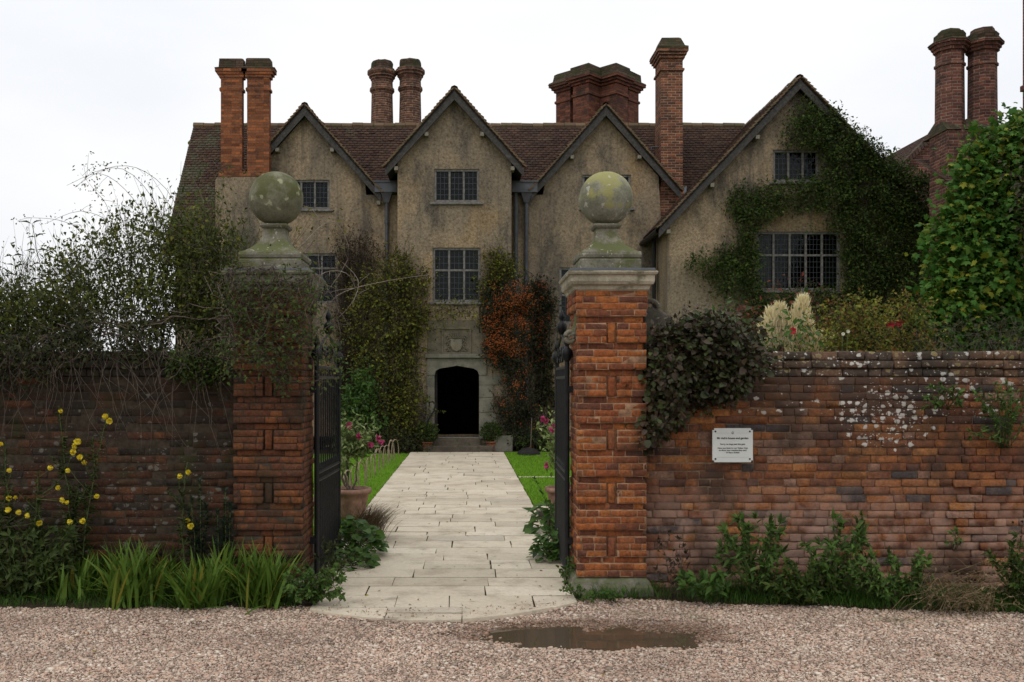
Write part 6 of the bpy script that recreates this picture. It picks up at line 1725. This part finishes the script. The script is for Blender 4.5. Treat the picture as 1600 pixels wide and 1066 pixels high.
YPOT = 12.3
pb = W(546, 808, YPOT)
pot('plant_pot', pb[0], YPOT, .275, .42, 'grimy_terracotta', 'large weathered terracotta pot beside the path just inside the left gate leaf')
tub_shrub(549, 771, YPOT, [([(538, 655), (560, 650), (530, 690), (545, 670)], (545, 715)), ([(575, 665), (590, 680), (585, 700), (566, 690)], (556, 712)), ([(535, 705), (532, 720), (552, 680)], (536, 728))], 'pale-leaved camellia-like shrub with pink flowers in the large left pot', 151, 'fl_tub', .085, [(560, 682), (590, 683), (596, 690), (578, 695), (545, 665)])
YPR = 12.6
pr_ = W(882, 800, YPR)
pot('plant_pot', pr_[0], YPR, .25, .40, 'grimy_terracotta', 'weathered terracotta pot half hidden by the right gate leaf')
tub_shrub(880, 775, YPR, [([(865, 640), (870, 655), (860, 680), (880, 650)], (876, 715)), ([(850, 660), (858, 700), (868, 720), (885, 690)], (872, 730))], 'tall shrub with pink flowers in the right pot behind the gate leaf', 152, 'fl_tub', .075, [(846, 654), (853, 658), (862, 672), (853, 727), (868, 665)])
stem_weed('thin_weed', 'thin arching leafy spray leaning out beside the right gate leaf', (878, 850), [(836, 748), (845, 768), (860, 790)], 9.8, 'fl_spurge', 153, .03, .4, 20, 'plant')
for sx, py, lab in ((667, 702, 'left'), (768, 699, 'right')):
    Yp = 24.55 if lab == 'left' else 24.75; b = W(sx, py, Yp); r = pot('plant_pot', b[0], Yp, .15, .27, 'terracotta', f'small terracotta pot on the {lab} of the porch steps')
    rg = np.random.default_rng(160 + sx); root = plant('box_ball', (b[0], Yp, .27), f'small round green bush in the pot on the {lab} of the porch steps', 'shrub')
    n = 1500; d = unit(rg.normal(0, 1, (n, 3))); P = np.array((b[0], Yp, .52)) + d * np.array((.30, .30, .27)) * (rg.random(n) ** .33)[:, None] * (1 + .12 * np.sin(d[:, :1] * 9) * np.sin(d[:, 2:] * 8)); V, F = leaf_geo(P, d + rg.normal(0, .5, (n, 3)), rg.normal(0, 1, (n, 3)), .05, .028); np_mesh('foliage', V, F, M['fl_creeper'], root)
    V, F = tube_geo([(curve_pts((b[0], Yp, .24), P[q], (0, 0, 0), rg, 4, .01), .008, .003) for q in range(24)], 4); np_mesh('branches', V, F, M['bark'], root)
# bent-rod hoops along the lawn
words = ['nearest', 'second', 'third', 'fourth', 'fifth', 'sixth', 'seventh', 'eighth', 'ninth', 'tenth', 'eleventh', 'twelfth', 'thirteenth', 'fourteenth', 'fifteenth', 'sixteenth', 'seventeenth']
rg = np.random.default_rng(170)
y = 11.55
for k in range(17):
    x = -1.86 + .012 * k + rg.normal(0, .02) if k > 2 else -1.80 + .02 * k
    hh, hw_ = rg.uniform(.47, .54), rg.uniform(.17, .20); an = radians(72) + rg.normal(0, .1)
    pts = [(x + s_ * hw_ * cos(an), y + s_ * hw_ * sin(an), z_ * hh) for s_, z_ in [(-1, -.05), (-1.0, .3), (-.95, .6), (-.75, .85), (-.4, .97), (0, 1.0), (.4, .97), (.75, .85), (.95, .6), (1.0, .3), (1, -.05)]]
    root = empty('edging_hoop', (x, y, 0), label=f'{words[k]} bent-rod hoop counted from the big pot along the left lawn edge', cat='edging hoop', group='bent-rod hoops edging the left lawn')
    V, F = tube_geo([(np.array(pts), .011, .011)], 6); np_mesh('rod', V, F, M['willow'], root, smooth=True)
    y += rg.uniform(.58, .72)
m = MB(); b = W(566, 770, 15.3); m.sqlathe([(.022, 0), (.02, .52), (.012, .55)], -1.95, 15.3); o = m.build('stake', M['wood_stake']); tag(o, 'short dark wooden stake in the lawn behind the large left pot', 'stake')
# upturned dark bowl with a stick on the right lawn
b = W(826, 711, 23.3); root = empty('dark_bowl', (b[0], 23.3, 0), label='dark upturned bowl-shaped mound with a thin stick on the far right lawn', cat='mound')
m = MB(); m.lathe([(.30, .0), (.30, .05), (.26, .11), (.16, .17), (.05, .2), (.01, .205)], b[0], 23.3, 18); m.build('mound', M['wood_stake'], root, smooth=True, jit=.012)
m = MB(); m.tube([(b[0] + .05, 23.3, .15), (b[0] + .08, 23.3, .95)], .012, None, 5); m.build('stick', M['grey_twig'], root)
# plants flanking the near path
def rosette(name, label, px, py, n, L, Wd, mat, seed, spread=.25, h=.35, T=T_ROUND, cat='plant'):
    rg = np.random.default_rng(seed); Yb = EYE * FOC / (py - VPY); c = W(px, py, Yb); root = plant(name, (c[0], Yb, 0), label, cat); az = rg.uniform(0, 2 * pi, n); rad = spread * np.sqrt(rg.random(n)); z = h * (1 - (rad / spread) ** 2 * .7) * rg.uniform(.5, 1, n)
    P = np.stack([c[0] + rad * np.cos(az), Yb + rad * np.sin(az), z], -1); D = np.stack([np.cos(az), np.sin(az), rg.uniform(-.5, .4, n)], -1) + rg.normal(0, .3, (n, 3)); Ls = L * rg.uniform(.6, 1.2, n)
    V, F = leaf_geo(P, D, rg.normal(0, .25, (n, 3)) + (0, -.2, 1), Ls, Ls * Wd, T); np_mesh('foliage', V, F, M[mat], root)
    V, F = tube_geo([(curve_pts((c[0] + rg.normal(0, .04), Yb + rg.normal(0, .04), 0), p, (0, 0, .03), rg, 4, .005), .004, .002) for p in P[::2]], 4); np_mesh('stems', V, F, M['green_stem'], root)
rosette('broadleaf_plant', 'blue-green leafy clump spilling on the path beside the left gate leaf', 556, 872, 230, .085, .9, 'fl_fresh', 181, .30, .45)
rosette('broadleaf_plant', 'low leafy clump at the path edge in front of the left gate leaf', 545, 890, 130, .07, .9, 'fl_spurge', 182, .26, .22)
rosette('hosta', 'hosta-like clump with big fresh leaves on the right path edge inside the gate', 860, 835, 60, .24, .55, 'fl_fresh', 183, .22, .45, T_LEAF)
rosette('broadleaf_plant', 'small-leaved green clump at the right path edge by the open gate leaf', 866, 880, 260, .07, .9, 'fl_fresh', 184, .24, .38)
rg = np.random.default_rng(185); n = 1100; Yb = 10.6; c = W(566, 850, Yb)
root = plant('tufted_grass', (c[0], Yb, 0), 'tawny tufted grass leaning over the left edge of the path', 'grass')
B = np.stack([c[0] + rg.normal(0, .09, n), Yb + rg.normal(0, .12, n), np.zeros(n)], -1); az = rg.normal(-.6, .75, n)
V, F = blade_geo(rg, B, az, rg.uniform(.1, .5, n), rg.uniform(.35, .62, n), rg.uniform(.0025, .005, n), 6, 1.2); np_mesh('leaves', V, F, M['tawny_blade'], root)

# leaves blown on to the gravel and the path, and stones kicked on to the flags
rg = np.random.default_rng(190); n = 260
X = rg.uniform(-3.3, 4.0, n); Yl = np.where(rg.random(n) < .6, bed_line(X) - np.abs(rg.normal(0, .12, n)), rg.uniform(5.6, 7.4, n))
X2 = rg.uniform(-1.1, .85, 90); Y2 = 7.1 + 12 * rg.random(90) ** 2
P = np.concatenate([np.stack([X, Yl, ground_z(X, Yl) + .018], -1), np.stack([X2, Y2, np.full(90, .046)], -1)])
D = rg.normal(0, 1, P.shape) * (1, 1, .12); L = rg.uniform(.016, .04, len(P)); V, F = leaf_geo(P, D, rg.normal(0, .25, P.shape) + (0, 0, 1), L, L * .55)
mat_leaf('fl_fallen', [(.16, .09, .03), (.10, .055, .025), (.24, .17, .04), (.07, .045, .025), (.30, .24, .05)], .1)
tag(np_mesh('fallen_leaves', V, F, M['fl_fallen']), 'small fallen leaves scattered on the gravel and path', 'leaves', kind='stuff')
n = 240; X = rg.uniform(-1.15, .85, n); Ys = apron_edge(X) + .02 + np.abs(rg.normal(0, .22, n)); V, F = blob_geo(np.stack([X, Ys, np.full(n, .046)], -1), rg.uniform(.003, .008, n), (V0, F0))
tag(np_mesh('stray_gravel', V, F, M['pebble'], smooth=True), 'stray gravel stones on the end of the path', 'gravel', kind='stuff')
